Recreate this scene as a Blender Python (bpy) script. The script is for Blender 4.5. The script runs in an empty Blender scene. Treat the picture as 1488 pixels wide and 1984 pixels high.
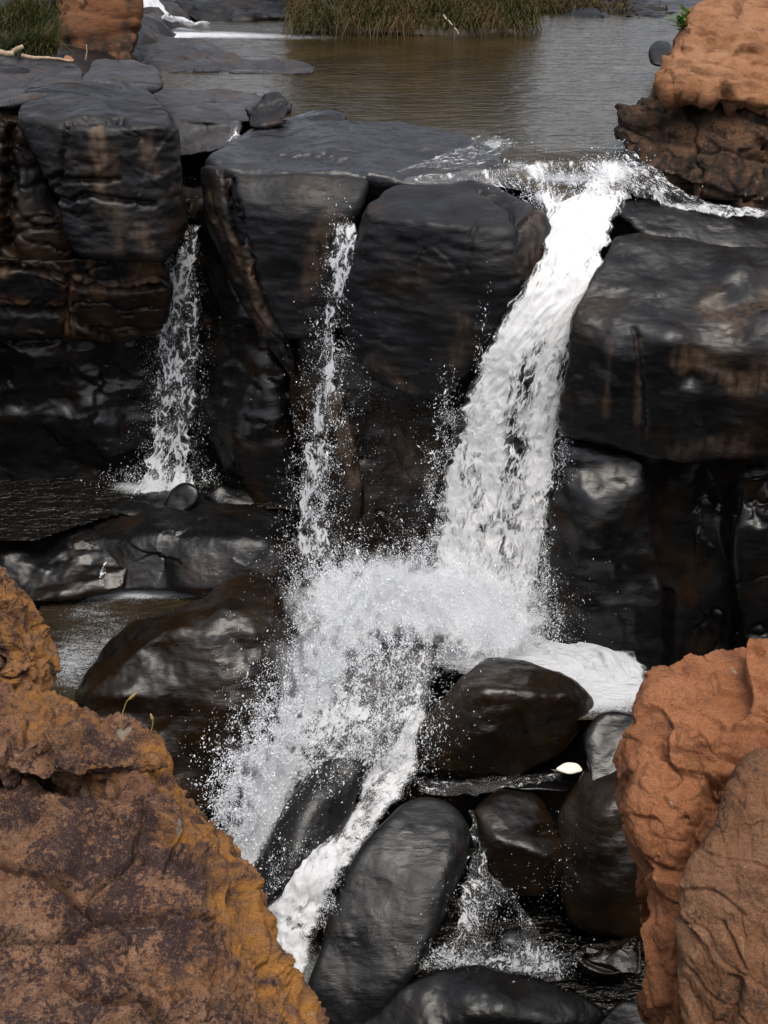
import bpy, bmesh, math, random
import numpy as np

# ------------------------------------------------------------------ camera, sky, sun
S = bpy.context.scene
C = S.collection
PW, PH, F, CAMZ, TH = 1488, 1984, 2395.0, 3.1, math.radians(28)
cam = bpy.data.cameras.new('camera')
cam.sensor_fit = 'VERTICAL'
cam.angle = 2 * math.atan(PH / 2 / F)
cam.clip_start, cam.clip_end = 0.1, 1000
camo = bpy.data.objects.new('camera', cam)
camo.location = (0, 0, CAMZ)
camo.rotation_euler = (math.pi / 2 - TH, 0, 0)
C.objects.link(camo)
S.camera = camo

SUN_EL, SUN_AZ = 68, 165          # azimuth: compass degrees, 0 = +Y
world = bpy.data.worlds.new('World')
S.world = world
world.use_nodes = True
wn = world.node_tree
for n in list(wn.nodes):
    wn.nodes.remove(n)
wo = wn.nodes.new('ShaderNodeOutputWorld')
bg = wn.nodes.new('ShaderNodeBackground')
sky = wn.nodes.new('ShaderNodeTexSky')
sky.sky_type = 'NISHITA'
sky.sun_disc = False
sky.sun_elevation = math.radians(SUN_EL)
sky.sun_rotation = math.radians(SUN_AZ)
sky.dust_density = 4.0
sky.ozone_density = 2.0
hs = wn.nodes.new('ShaderNodeHueSaturation')
hs.inputs['Saturation'].default_value = 0.38
hs.inputs['Value'].default_value = 1.0
wn.links.new(sky.outputs[0], hs.inputs['Color'])
wn.links.new(hs.outputs[0], bg.inputs['Color'])
bg.inputs['Strength'].default_value = 0.15
wn.links.new(bg.outputs[0], wo.inputs[0])
sl = bpy.data.lights.new('sun', 'SUN')
sl.energy = 1.5
sl.angle = math.radians(30)
sl.color = (1, 0.92, 0.80)
so = bpy.data.objects.new('sun', sl)
_e, _a = math.radians(SUN_EL), math.radians(SUN_AZ)
so.rotation_euler = (math.pi / 2 - _e, 0, math.pi - _a)
C.objects.link(so)
S.view_settings.view_transform = 'Standard'
S.view_settings.look = 'None'
S.view_settings.exposure = 0.75
S.view_settings.gamma = 1
S.cycles.use_denoising = True
S.cycles.transparent_max_bounces = 16
S.cycles.max_bounces = 6
S.cycles.volume_bounces = 2

# ------------------------------------------------------------------ geometry helpers
CT, ST = math.cos(TH), math.sin(TH)
VIEW = np.array([0, CT, -ST])


def P(u, v, y):
    """point of the world at forward distance y seen at photo position u, v"""
    a, b = (u - PW / 2) / F, (PH / 2 - v) / F
    d = np.array([a, CT + ST * b, -ST + CT * b])
    return np.array([0, 0, CAMZ]) + d * (y / d[1])


def Pv(u, v, y):
    a, b = (np.asarray(u) - PW / 2) / F, (PH / 2 - np.asarray(v)) / F
    d = np.stack([a, CT + ST * b, -ST + CT * b], -1)
    return np.array([0, 0, CAMZ]) + d * (np.asarray(y) / d[..., 1])[..., None]


def PZ(u, v, z):
    a, b = (u - PW / 2) / F, (PH / 2 - v) / F
    d = np.array([a, CT + ST * b, -ST + CT * b])
    return np.array([0, 0, CAMZ]) + d * ((z - CAMZ) / d[2])


def proj(p):
    q = p - np.array([0, 0, CAMZ])
    dep = q[:, 1] * CT - q[:, 2] * ST
    up = q[:, 1] * ST + q[:, 2] * CT
    dep = np.maximum(dep, .1)
    return PW / 2 + F * q[:, 0] / dep, PH / 2 - F * up / dep


_rs = np.random.RandomState(7)
_G = _rs.normal(size=(256, 3)).astype(np.float32)
_G /= np.linalg.norm(_G, axis=1)[:, None]
_PM = _rs.permutation(256).astype(np.int32)


def perlin(p):
    p = np.asarray(p, np.float32)
    i = np.floor(p).astype(np.int32)
    f = p - i
    w = f * f * f * (f * (f * 6 - 15) + 10)
    out = np.zeros(len(p), np.float32)
    for dx in (0, 1):
        hx = _PM[(i[:, 0] + dx) & 255]
        wx = w[:, 0] if dx else 1 - w[:, 0]
        for dy in (0, 1):
            hy = _PM[(hx + i[:, 1] + dy) & 255]
            wy = w[:, 1] if dy else 1 - w[:, 1]
            for dz in (0, 1):
                h = _PM[(hy + i[:, 2] + dz) & 255]
                wz = w[:, 2] if dz else 1 - w[:, 2]
                g = _G[h]
                out += wx * wy * wz * (g[:, 0] * (f[:, 0] - dx) + g[:, 1] * (f[:, 1] - dy) + g[:, 2] * (f[:, 2] - dz))
    return out * 1.5


def fbm(p, o=4, gain=.5):
    s, a = 0, 1.0
    for k in range(o):
        s = s + a * perlin(p * (2.03 ** k) + 17.3 * k)
        a *= gain
    return s


def sstep(a, b, x):
    t = np.clip((x - a) / (b - a), 0, 1)
    return t * t * (3 - 2 * t)


def hull_planes(pts):
    bm = bmesh.new()
    for p in pts:
        bm.verts.new(p)
    bmesh.ops.convex_hull(bm, input=bm.verts)
    c = np.mean(pts, axis=0)
    pl = []
    for f in bm.faces:
        if f.calc_area() < 1e-6:
            continue
        n = np.array(f.normal)
        q = np.array(f.verts[0].co)
        if np.dot(n, q - c) < 0:
            n = -n
        pl.append((n, np.dot(n, q)))
    bm.free()
    out = []
    for n, d in pl:
        for m, e in out:
            if np.dot(n, m) > .992 and abs(d - e) < .06:
                break
        else:
            out.append((n, d))
    N = np.array([n for n, d in out], np.float32)
    D = np.array([d for n, d in out], np.float32)
    return N, D


def sdf_hull(p, N, D, k):
    m = p.astype(np.float32) @ N.T - D
    x = m.max(axis=1)
    return x + k * np.log(np.exp((m - x[:, None]) / k).sum(axis=1)) - .9 * k


def vnormals(V, Q):
    d1, d2 = V[Q[:, 2]] - V[Q[:, 0]], V[Q[:, 3]] - V[Q[:, 1]]
    n = np.cross(d1, d2)
    o = np.zeros_like(V)
    for c in range(3):
        o[:, c] = np.bincount(Q.ravel(), np.repeat(n[:, c], 4), minlength=len(V))
    return o / (np.linalg.norm(o, axis=1)[:, None] + 1e-12)


def surface_nets(fn, lo, hi, h):
    n = np.ceil((hi - lo) / h).astype(int) + 1
    ax = [lo[i] + h * np.arange(n[i]) for i in range(3)]
    gx, gy, gz = np.meshgrid(*ax, indexing='ij')
    g = fn(np.stack([gx.ravel(), gy.ravel(), gz.ravel()], 1)).reshape(n).astype(np.float32)
    s = g < 0
    cells = tuple(k - 1 for k in n)
    acc = np.zeros(cells + (3,), np.float32)
    cnt = np.zeros(cells, np.float32)
    crosses = []
    for a in range(3):
        sl0 = [slice(None)] * 3; sl1 = [slice(None)] * 3
        sl0[a], sl1[a] = slice(0, -1), slice(1, None)
        g0, g1 = g[tuple(sl0)], g[tuple(sl1)]
        x = s[tuple(sl0)] != s[tuple(sl1)]
        t = np.where(x, g0 / np.where(x, g0 - g1, 1), 0)
        crosses.append(x)
        b, c = [q for q in range(3) if q != a]
        for db in (0, 1):
            for dc in (0, 1):
                k = [slice(None)] * 3
                k[b] = slice(db, db + cells[b]); k[c] = slice(dc, dc + cells[c])
                xx, tt = x[tuple(k)], t[tuple(k)]
                cnt += xx
                acc[..., a] += tt
                acc[..., b] += db * xx
                acc[..., c] += dc * xx
    act = cnt > 0
    idx = -np.ones(cells, np.int64)
    idx[act] = np.arange(act.sum())
    V = np.argwhere(act) + acc[act] / cnt[act][:, None]
    V = lo + V * h
    quads = []
    for a in range(3):
        b, c = (a + 1) % 3, (a + 2) % 3
        k = np.argwhere(crosses[a])
        ok = np.all(k > 0, axis=1) & (k[:, b] < cells[b]) & (k[:, c] < cells[c]) & (k[:, a] < cells[a])
        k = k[ok]
        e = np.eye(3, dtype=int)
        q = [k, k - e[b], k - e[b] - e[c], k - e[c]]
        q = np.stack([idx[tuple(z.T)] for z in q], 1)
        ins = s[tuple(k.T)]
        q[~ins] = q[~ins][:, ::-1]
        quads.append(q)
    return V, np.concatenate(quads)


def subdivide(V, Q):
    n = len(V)
    e = np.concatenate([Q[:, [i, (i + 1) % 4]] for i in range(4)])
    es = np.sort(e, 1)
    key = es[:, 0] * n + es[:, 1]
    u, inv = np.unique(key, return_inverse=True)
    mid = (V[u // n] + V[u % n]) / 2
    fc = V[Q].mean(axis=1)
    m = len(Q)
    E = n + inv.reshape(4, m)
    Fi = n + len(u) + np.arange(m)
    nq = [np.stack([Q[:, i], E[i], Fi, E[(i + 3) % 4]], 1) for i in range(4)]
    return np.concatenate([V, mid, fc]), np.concatenate(nq)


def mesh_obj(name, V, Q, mat, attrs=None, uv=None, origin=None, parent=None, smooth=True):
    V = np.asarray(V, np.float64)
    if origin is None:
        origin = np.array([V[:, 0].mean(), V[:, 1].mean(), V[:, 2].min()])
    me = bpy.data.meshes.new(name)
    k = Q.shape[1]
    me.vertices.add(len(V))
    me.vertices.foreach_set('co', (V - origin).astype(np.float32).ravel())
    me.loops.add(Q.size)
    me.loops.foreach_set('vertex_index', Q.ravel().astype(np.int32))
    me.polygons.add(len(Q))
    me.polygons.foreach_set('loop_start', np.arange(0, Q.size, k, dtype=np.int32))
    me.polygons.foreach_set('use_smooth', np.full(len(Q), smooth))
    me.update(calc_edges=True)
    for nm, val in (attrs or {}).items():
        a = me.attributes.new(nm, 'FLOAT', 'POINT')
        a.data.foreach_set('value', np.asarray(val, np.float32))
    if uv is not None:
        l = me.uv_layers.new(name='flow')
        l.data.foreach_set('uv', uv[Q.ravel()].astype(np.float32).ravel())
    me.materials.append(mat)
    o = bpy.data.objects.new(name, me)
    o.location = origin
    C.objects.link(o)
    if parent:
        o.parent = parent
        o.location = origin - np.array(parent.location)
    return o


def tag(o, label=None, cat=None, group=None, kind=None):
    if label: o['label'] = label
    if cat: o['category'] = cat
    if group: o['group'] = group
    if kind: o['kind'] = kind
    return o


def seg_dist(u, v, poly):
    d = np.full(len(u), 1e9)
    for (a, b), (c, e) in zip(poly[:-1], poly[1:]):
        L = max((c - a) ** 2 + (e - b) ** 2, 1e-6)
        t = np.clip(((u - a) * (c - a) + (v - b) * (e - b)) / L, 0, 1)
        d = np.minimum(d, np.hypot(u - a - t * (c - a), v - b - t * (e - b)))
    return d


def facets(q, soft):
    q = q + .25 * np.stack([perlin(q * 1.3 + 7 * i) for i in range(3)], 1)
    b = np.floor(q).astype(np.int64)
    F1 = np.full(len(q), 9.); F2 = np.full(len(q), 9.)
    v1 = np.zeros(len(q)); v2 = np.zeros(len(q))
    for dx in (-1, 0, 1):
        for dy in (-1, 0, 1):
            for dz in (-1, 0, 1):
                c = b + np.array([dx, dy, dz])
                h = _PM[(_PM[(_PM[c[:, 0] & 255] + c[:, 1]) & 255] + c[:, 2]) & 255]
                g = _G[h]
                f = c + .5 + .45 * _G[(h * 7 + 3) & 255] - q
                dd = np.sqrt((f * f).sum(1))
                val = -(f * g).sum(1) + .35 * _G[(h * 5 + 1) & 255][:, 0]
                n1 = dd < F1
                n2 = (~n1) & (dd < F2)
                F2 = np.where(n1, F1, np.where(n2, dd, F2)); v2 = np.where(n1, v1, np.where(n2, val, v2))
                F1 = np.where(n1, dd, F1); v1 = np.where(n1, val, v1)
    t = .5 + .5 * sstep(0, soft * 2, F2 - F1)
    return v1 * t + v2 * (1 - t)


def displace(V, N, disp, seed):
    """sum of relief terms in metres along the normal"""
    out = np.zeros(len(V), np.float32)
    off = np.array([seed * 3.7, seed * 1.9, seed * 5.3])
    for d in disp:
        kind, amp, sc = d[0], d[1], d[2]
        st = np.array(d[3]) if len(d) > 3 else np.ones(3)
        q = (V + off) * sc * st
        if kind == 'fbm':
            out += amp * fbm(q, 3, .4)
        elif kind == 'rough':
            out += amp * fbm(q, 3, .6)
        elif kind == 'billow':
            out += amp * (np.abs(fbm(q, 3)) - .3)
        elif kind == 'ridge':
            r = 1 - np.abs(perlin(q)) * 2
            r2 = 1 - np.abs(perlin(q * 2.1 + 5)) * 2
            out += amp * (r + .5 * r2 - .8)
        elif kind == 'crack':                      # sharp grooves along wandering lines
            n = fbm(q, 3)
            m = sstep(-.1, .25, perlin((V + off) * sc * .7 + 31))
            w = d[4] if len(d) > 4 else .03
            out -= amp * np.exp(-(n / w) ** 2) * m
        elif kind == 'strata':                     # beds set in and out, worn lips
            w = fbm((V + off) * 0.9, 3) * (d[4] if len(d) > 4 else .25)
            t = (V @ np.array(st) / np.linalg.norm(st)) * sc + w * sc + seed
            i = np.floor(t)
            fr = t - i
            hsh = lambda k: np.modf(np.abs(np.sin(k * 12.9898 + 4.1) * 43758.5))[0]
            a = hsh(i); b = hsh(i + 1)
            lvl = a + (b - a) * sstep(.86, 1.0, fr)
            groove = np.exp(-((fr - .93) / .05) ** 2)
            out += amp * (lvl - .5) - amp * .45 * groove
        elif kind == 'cell':                       # angular chips: quantised slopes
            n = perlin(q) * 2.2
            out += amp * (np.floor(n * 2) / 2 + sstep(.35, .65, n * 2 - np.floor(n * 2)) * .5 - .25)
        elif kind == 'facet':                      # planar fracture faces
            out += amp * facets(q, d[4] if len(d) > 4 else .12)
        elif kind == 'knob':
            n = fbm(q, 2)
            out += amp * sstep(.18, .5, n)
    return out


def rock(name, label, hulls, mat, cat='boulder', k=.035, ku=.03, back=.8, vox=.08, lev=None, warp=(.04, .8),
         disp=(), seed=None, grooves=(), lumps=(), stains=(), extra=None, group=None, kind=None, shrink=.8, parent=None):
    if seed is None:
        seed = (sum(ord(ch) * (i + 1) for i, ch in enumerate(label)) % 97) + .5
    if lev is None:
        h0 = hulls[0]['pts'] if isinstance(hulls[0], dict) else hulls[0]
        lev = 2 if h0[0][2] < 15.2 else 1
    HP, allp = [], []
    for h in hulls:
        hb = back
        if isinstance(h, dict):
            hb, h = h['back'], h['pts']
        pts = np.array([P(*q) for q in h])
        ry = pts - np.array([0, 0, CAMZ])
        bk = pts + ry / np.linalg.norm(ry, axis=1)[:, None] * hb
        cc = bk.mean(axis=0)
        bk = cc + (bk - cc) * shrink
        pts = np.concatenate([pts, bk])
        if extra is not None:
            pts = np.concatenate([pts, np.array(extra)])
        HP.append(hull_planes(pts)); allp.append(pts)
    inr = min(float(-(N @ q.mean(0).astype(np.float32) - D).max()) for (N, D), q in zip(HP, allp))
    k, vox = min(k, .3 * inr), max(min(vox, .55 * inr), .015)
    allp = np.concatenate(allp)
    lo, hi = allp.min(0) - .3, allp.max(0) + .3

    def fn(p):
        q = p + warp[0] * np.stack([fbm((p + seed) * warp[1] + 11 * i, 2) for i in range(3)], 1) if warp[0] else p
        r = None
        for N, D in HP:
            s = sdf_hull(q, N, D, k)
            if r is None:
                r = s
            else:
                hh = np.clip(.5 + .5 * (r - s) / ku, 0, 1)
                r = r * (1 - hh) + s * hh - ku * hh * (1 - hh)
        return r
    V, Q = surface_nets(fn, lo, hi, vox)
    for l in range(lev):
        V, Q = subdivide(V, Q)
        n = vnormals(V, Q)
        V = V - n * fn(V)[:, None]
    n = vnormals(V, Q)
    u, v = proj(V)
    facing = sstep(-.1, .25, -(n @ VIEW))
    d = displace(V, n, disp, seed)
    for g in lumps:                                # (u, v, radius u, radius v, height)
        d += g[4] * np.exp(-((u - g[0]) / g[2]) ** 2 - ((v - g[1]) / g[3]) ** 2) * facing
    for g in grooves:                              # (polyline, width px, depth m)
        wob = fbm(V * 7 + 3, 3) * g[1] * 1.2
        dd = seg_dist(u + wob, v + wob, g[0])
        d -= g[2] * np.exp(-(dd / g[1]) ** 2) * facing
    st = np.zeros(len(V))
    if len(stains):
        wob = fbm(V * 3.1 + 9, 4)
        fine = fbm(V * np.array([14, 14, 3.]) + 2, 3)
        for g in stains:                           # (polyline, width px, strength)
            dd = seg_dist(u, v, g[0])
            st = np.maximum(st, g[2] * sstep(g[1] * 1.5, g[1] * .3, dd + wob * g[1] * .9) * np.clip(.75 + fine, 0, 1.2))
    V = V + n * d[:, None]
    o = mesh_obj(name, V, Q, mat, {'stain': st, 'relief': d}, parent=parent)
    return o if parent else tag(o, label, cat, group, kind)


# ------------------------------------------------------------------ materials
class NT:
    def __init__(s, name):
        s.m = bpy.data.materials.new(name)
        s.m.use_nodes = True
        s.t = s.m.node_tree
        for n in list(s.t.nodes):
            s.t.nodes.remove(n)
        s.out = s.n('OutputMaterial')

    def n(s, t, **kw):
        x = s.t.nodes.new('ShaderNode' + t)
        for k, v in kw.items():
            if k.startswith('i_'):
                x.inputs[k[2:].replace('_', ' ')].default_value = v
            else:
                setattr(x, k, v)
        return x

    def l(s, a, b):
        s.t.links.new(a, b)

    def math(s, op, a, b=None, c=None, clamp=False):
        x = s.n('Math', operation=op, use_clamp=clamp)
        for i, q in enumerate((a, b, c)):
            if q is None: continue
            if isinstance(q, (int, float)): x.inputs[i].default_value = q
            else: s.l(q, x.inputs[i])
        return x.outputs[0]

    def coord(s, scale=(1, 1, 1), uv=False):
        g = s.n('TexCoord')
        mp = s.n('Mapping')
        mp.inputs['Scale'].default_value = scale
        s.l(g.outputs['UV' if uv else 'Object'], mp.inputs[0])
        return mp.outputs[0]

    def noise(s, co, sc, det=5, rough=.55, dist=0):
        x = s.n('TexNoise')
        x.inputs['Scale'].default_value = sc
        x.inputs['Detail'].default_value = det
        x.inputs['Roughness'].default_value = rough
        x.inputs['Distortion'].default_value = dist
        s.l(co, x.inputs['Vector'])
        return x.outputs[0]

    def vor(s, co, sc, feat='F1'):
        x = s.n('TexVoronoi', feature=feat)
        x.inputs['Scale'].default_value = sc
        s.l(co, x.inputs['Vector'])
        return x.outputs[0]

    def mr(s, x, a, b, c=0., d=1.):
        m = s.n('MapRange', interpolation_type='SMOOTHSTEP')
        s.l(x, m.inputs[0])
        for i, q in enumerate((a, b, c, d)):
            m.inputs[i + 1].default_value = q
        return m.outputs[0]

    def mix(s, f, a, b):
        m = s.n('Mix', data_type='RGBA')
        if isinstance(f, (int, float)): m.inputs[0].default_value = f
        else: s.l(f, m.inputs[0])
        for i, q in ((6, a), (7, b)):
            if isinstance(q, tuple): m.inputs[i].default_value = q + (1,)
            else: s.l(q, m.inputs[i])
        return m.outputs[2]

    def attr(s, name):
        return s.n('Attribute', attribute_name=name).outputs['Fac']

    def bump(s, h, strength, dist, prev=None):
        b = s.n('Bump')
        b.inputs['Strength'].default_value = strength
        b.inputs['Distance'].default_value = dist
        s.l(h, b.inputs['Height'])
        if prev: s.l(prev, b.inputs['Normal'])
        return b.outputs[0]

    def bsdf(s, col, rough, nrm=None, spec=.5):
        p = s.n('BsdfPrincipled')
        if isinstance(col, tuple): p.inputs['Base Color'].default_value = col + (1,)
        else: s.l(col, p.inputs['Base Color'])
        if isinstance(rough, (int, float)): p.inputs['Roughness'].default_value = rough
        else: s.l(rough, p.inputs['Roughness'])
        p.inputs['Specular IOR Level'].default_value = spec
        if nrm: s.l(nrm, p.inputs['Normal'])
        return p

    def done(s, sh):
        s.l(sh, s.out.inputs[0])
        return s.m


def dark_rock(name, base=(.0032, .0031, .0036), pale=(.009, .0088, .0098), brown=(.018, .009, .004), brown_amt=.5,
              r0=.25, r1=.55, spec=.3, tan=(.085, .056, .037), bump=.22, bed=(1, 1, 5)):
    m = NT(name)
    co, cs = m.coord(), m.coord(bed)
    n1, n2, n3 = m.noise(co, 1.3, 6), m.noise(cs, 2.2, 8, .65), m.noise(co, 26, 6, .7)
    c = m.mix(m.mr(n2, .35, .7), base, pale)
    c = m.mix(m.math('MULTIPLY', m.mr(n1, .62 - .25 * brown_amt, .85 - .25 * brown_amt), m.mr(n3, .3, .6, .4, 1.)), c, brown)
    c = m.mix(m.attr('stain'), c, tan)
    sp = m.mr(m.noise(co, 70, 3, .6), .62, .72)
    c = m.mix(m.math('MULTIPLY', sp, .35), c, (.04, .037, .035))
    rg = m.mr(m.noise(co, 3.1, 5), .3, .7, r0, r1)
    b = m.bump(n2, bump, .07)
    b = m.bump(n3, bump * .6, .012, b)
    b = m.bump(m.noise(co, 85, 4, .7), bump * 1.6, .006, b)
    b = m.bump(m.mr(m.vor(co, 17), .22, .05), -bump * .8, .01, b)
    return m.done(m.bsdf(c, rg, b, spec).outputs[0])


def sandstone(name, cols, lichen=(.045, .026, .022), lich=(.5, .66), orange=(.42, .19, .045), rough=.85, bump=.8,
              fleck=None, bed=(1, 1, 3), solid=False):
    m = NT(name)
    co, cs = m.coord(), m.coord(bed)
    n1, n2 = m.noise(co, 1.7, 7, .6, .4), m.noise(cs, 4.5, 9, .68)
    n3, n4 = m.noise(co, 42, 6, .75), m.noise(co, 2.6, 10, .74, .3)
    c = m.mix(m.mr(n1, .35, .65), cols[0], cols[1])
    c = m.mix(m.mr(n2, .45, .72), c, cols[2])
    c = m.mix(m.attr('stain') if solid else m.math('MULTIPLY', m.attr('stain'), m.mr(n3, .3, .6, .35, 1)), c, orange)
    lf = m.mr(m.math('ADD', m.math('MULTIPLY', n3, .8), m.math('MULTIPLY', n4, 1.25)), *lich)
    lf = m.math('MULTIPLY', lf, m.math('SUBTRACT', 1.0, m.math('MULTIPLY', m.attr('stain'), .8)))
    c = m.mix(lf, c, lichen)
    sp = m.mr(m.vor(co, 55), .16, .07)
    c = m.mix(m.math('MULTIPLY', sp, .55), c, lichen)
    gr = m.mr(m.noise(co, 9, 6, .7), .58, .68)
    gn = m.noise(co, 130, 3, .75)
    c = m.mix(m.math('MULTIPLY', m.mr(gn, .5, .36), .55), c, tuple(q * .35 for q in cols[2]))
    c = m.mix(m.math('MULTIPLY', m.mr(gn, .54, .68), .45), c, tuple(min(1, q * 1.7) for q in cols[1]))
    c = m.mix(m.math('MULTIPLY', gr, .4), c, (.11, .085, .055))
    wl = m.mr(m.noise(co, 6.5, 3, .5, .8), .71, .74)
    c = m.mix(m.math('MULTIPLY', wl, .7), c, (.26, .245, .2))
    if fleck:
        fl = m.mr(m.noise(m.coord(fleck), 6, 3, .5, 1.0), .66, .70)
        c = m.mix(m.math('MULTIPLY', fl, .5), c, (.24, .17, .10))
    b = m.bump(n2, bump * .9, .08)
    b = m.bump(m.noise(co, 15, 8, .7), bump, .05, b)
    b = m.bump(n3, bump, .02, b)
    b = m.bump(gn, bump, .01, b)
    b = m.bump(sp, -bump * .5, .004, b)
    return m.done(m.bsdf(c, rough, b, .3).outputs[0])


def white_water(name, sy=.45, sc=1.0, tint=(.68, .69, .715), amp=1.0, lace=.35, rng=(.36, .72), bmp=1.0, low=.5):
    m = NT(name)
    co = m.coord((1, sy, 1), True)
    w = m.n('TexNoise'); w.inputs['Scale'].default_value = 5 * sc; w.inputs['Detail'].default_value = 4
    m.l(co, w.inputs['Vector'])
    mx = m.n('VectorMath', operation='MULTIPLY_ADD')
    m.l(w.outputs['Color'], mx.inputs[0]); mx.inputs[1].default_value = (.22, .22, .22); m.l(co, mx.inputs[2])
    wc = mx.outputs[0]
    v1 = m.vor(wc, 9 * sc, 'DISTANCE_TO_EDGE')
    n1, n2 = m.noise(wc, 7 * sc, 8, .68), m.noise(wc, 34 * sc, 5, .7)
    ln = m.math('MULTIPLY', m.mr(v1, .2, .0), m.mr(n1, .3, .6, .25, 1.))
    val = m.math('ADD', m.attr('cov'), m.math('MULTIPLY', m.math('SUBTRACT', n1, .5), 1.5 * amp))
    val = m.math('ADD', val, m.math('MULTIPLY', m.math('SUBTRACT', n2, .5), .9 * amp))
    val = m.math('ADD', val, m.math('MULTIPLY', m.math('SUBTRACT', m.noise(wc, 2.6 * sc, 3, .5), .5), low))
    val = m.math('ADD', val, m.math('MULTIPLY', m.math('SUBTRACT', ln, .45), lace))
    al = m.mr(val, *rng)
    b = m.bump(n1, .8 * bmp, .04)
    b = m.bump(n2, .7 * bmp, .014, b)
    wh = m.bsdf(tint, .45, b, .4)
    tl = m.n('BsdfTranslucent'); tl.inputs[0].default_value = tint + (1,)
    ms = m.n('MixShader'); ms.inputs[0].default_value = .25
    m.l(wh.outputs[0], ms.inputs[1]); m.l(tl.outputs[0], ms.inputs[2])
    tr = m.n('BsdfTransparent')
    gl = m.n('BsdfGlossy'); gl.inputs['Roughness'].default_value = .12; m.l(b, gl.inputs['Normal'])
    cl = m.n('MixShader')
    m.l(m.math('MULTIPLY', m.mr(m.attr('cov'), .05, .35), .06), cl.inputs[0])
    m.l(tr.outputs[0], cl.inputs[1]); m.l(gl.outputs[0], cl.inputs[2])
    fx = m.n('MixShader')
    m.l(al, fx.inputs[0]); m.l(cl.outputs[0], fx.inputs[1]); m.l(ms.outputs[0], fx.inputs[2])
    return m.done(fx.outputs[0])


def pool_water(name, deep, rip=(1, 2.4, 1), rs=2.2, bump=.4, rough=.05, foam_sc=9):
    m = NT(name)
    co, cr = m.coord(), m.coord(rip)
    n1, n2 = m.noise(cr, rs, 4, .5, .4), m.noise(cr, rs * 3.7, 3, .5, .3)
    nf, ng = m.noise(m.coord((.5, 1.3, 1)), foam_sc, 9, .75, .5), m.noise(co, foam_sc * 5, 4, .7)
    fv = m.math('ADD', m.attr('foam'), m.math('ADD', m.math('SUBTRACT', nf, .5), m.math('MULTIPLY', m.math('SUBTRACT', ng, .5), 1.2)))
    fa = m.mr(fv, .42, .95)
    b = m.bump(n1, bump, .10)
    b = m.bump(n2, bump, .03, b)
    b = m.bump(m.math('MULTIPLY', fa, nf), .8, .16, b)
    c = m.mix(m.mr(m.noise(co, .8, 4), .3, .7), tuple(x * .7 for x in deep), tuple(x * 1.3 for x in deep))
    c = m.mix(fa, c, (.70, .72, .75))
    p = m.bsdf(c, m.math('ADD', m.math('MULTIPLY', fa, .5), rough), b)
    p.inputs['IOR'].default_value = 1.34
    return m.done(p.outputs[0])


def simple(name, cols, sc=4, rough=.7, bump=.4, co=(1, 1, 1)):
    m = NT(name)
    c0 = m.coord(co)
    n = m.noise(c0, sc, 6, .65)
    c = m.mix(m.mr(n, .32, .68), cols[0], cols[1])
    return m.done(m.bsdf(c, rough, m.bump(m.noise(c0, sc * 5, 5, .7), bump, .02), .4).outputs[0])


def leafy(name, cols):
    m = NT(name)
    c = m.mix(m.attr('tone'), cols[0], cols[1])
    p = m.bsdf(c, .6, None, .3)
    tl = m.n('BsdfTranslucent'); m.l(c, tl.inputs[0])
    ms = m.n('MixShader'); ms.inputs[0].default_value = .3
    m.l(p.outputs[0], ms.inputs[1]); m.l(tl.outputs[0], ms.inputs[2])
    return m.done(ms.outputs[0])


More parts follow.
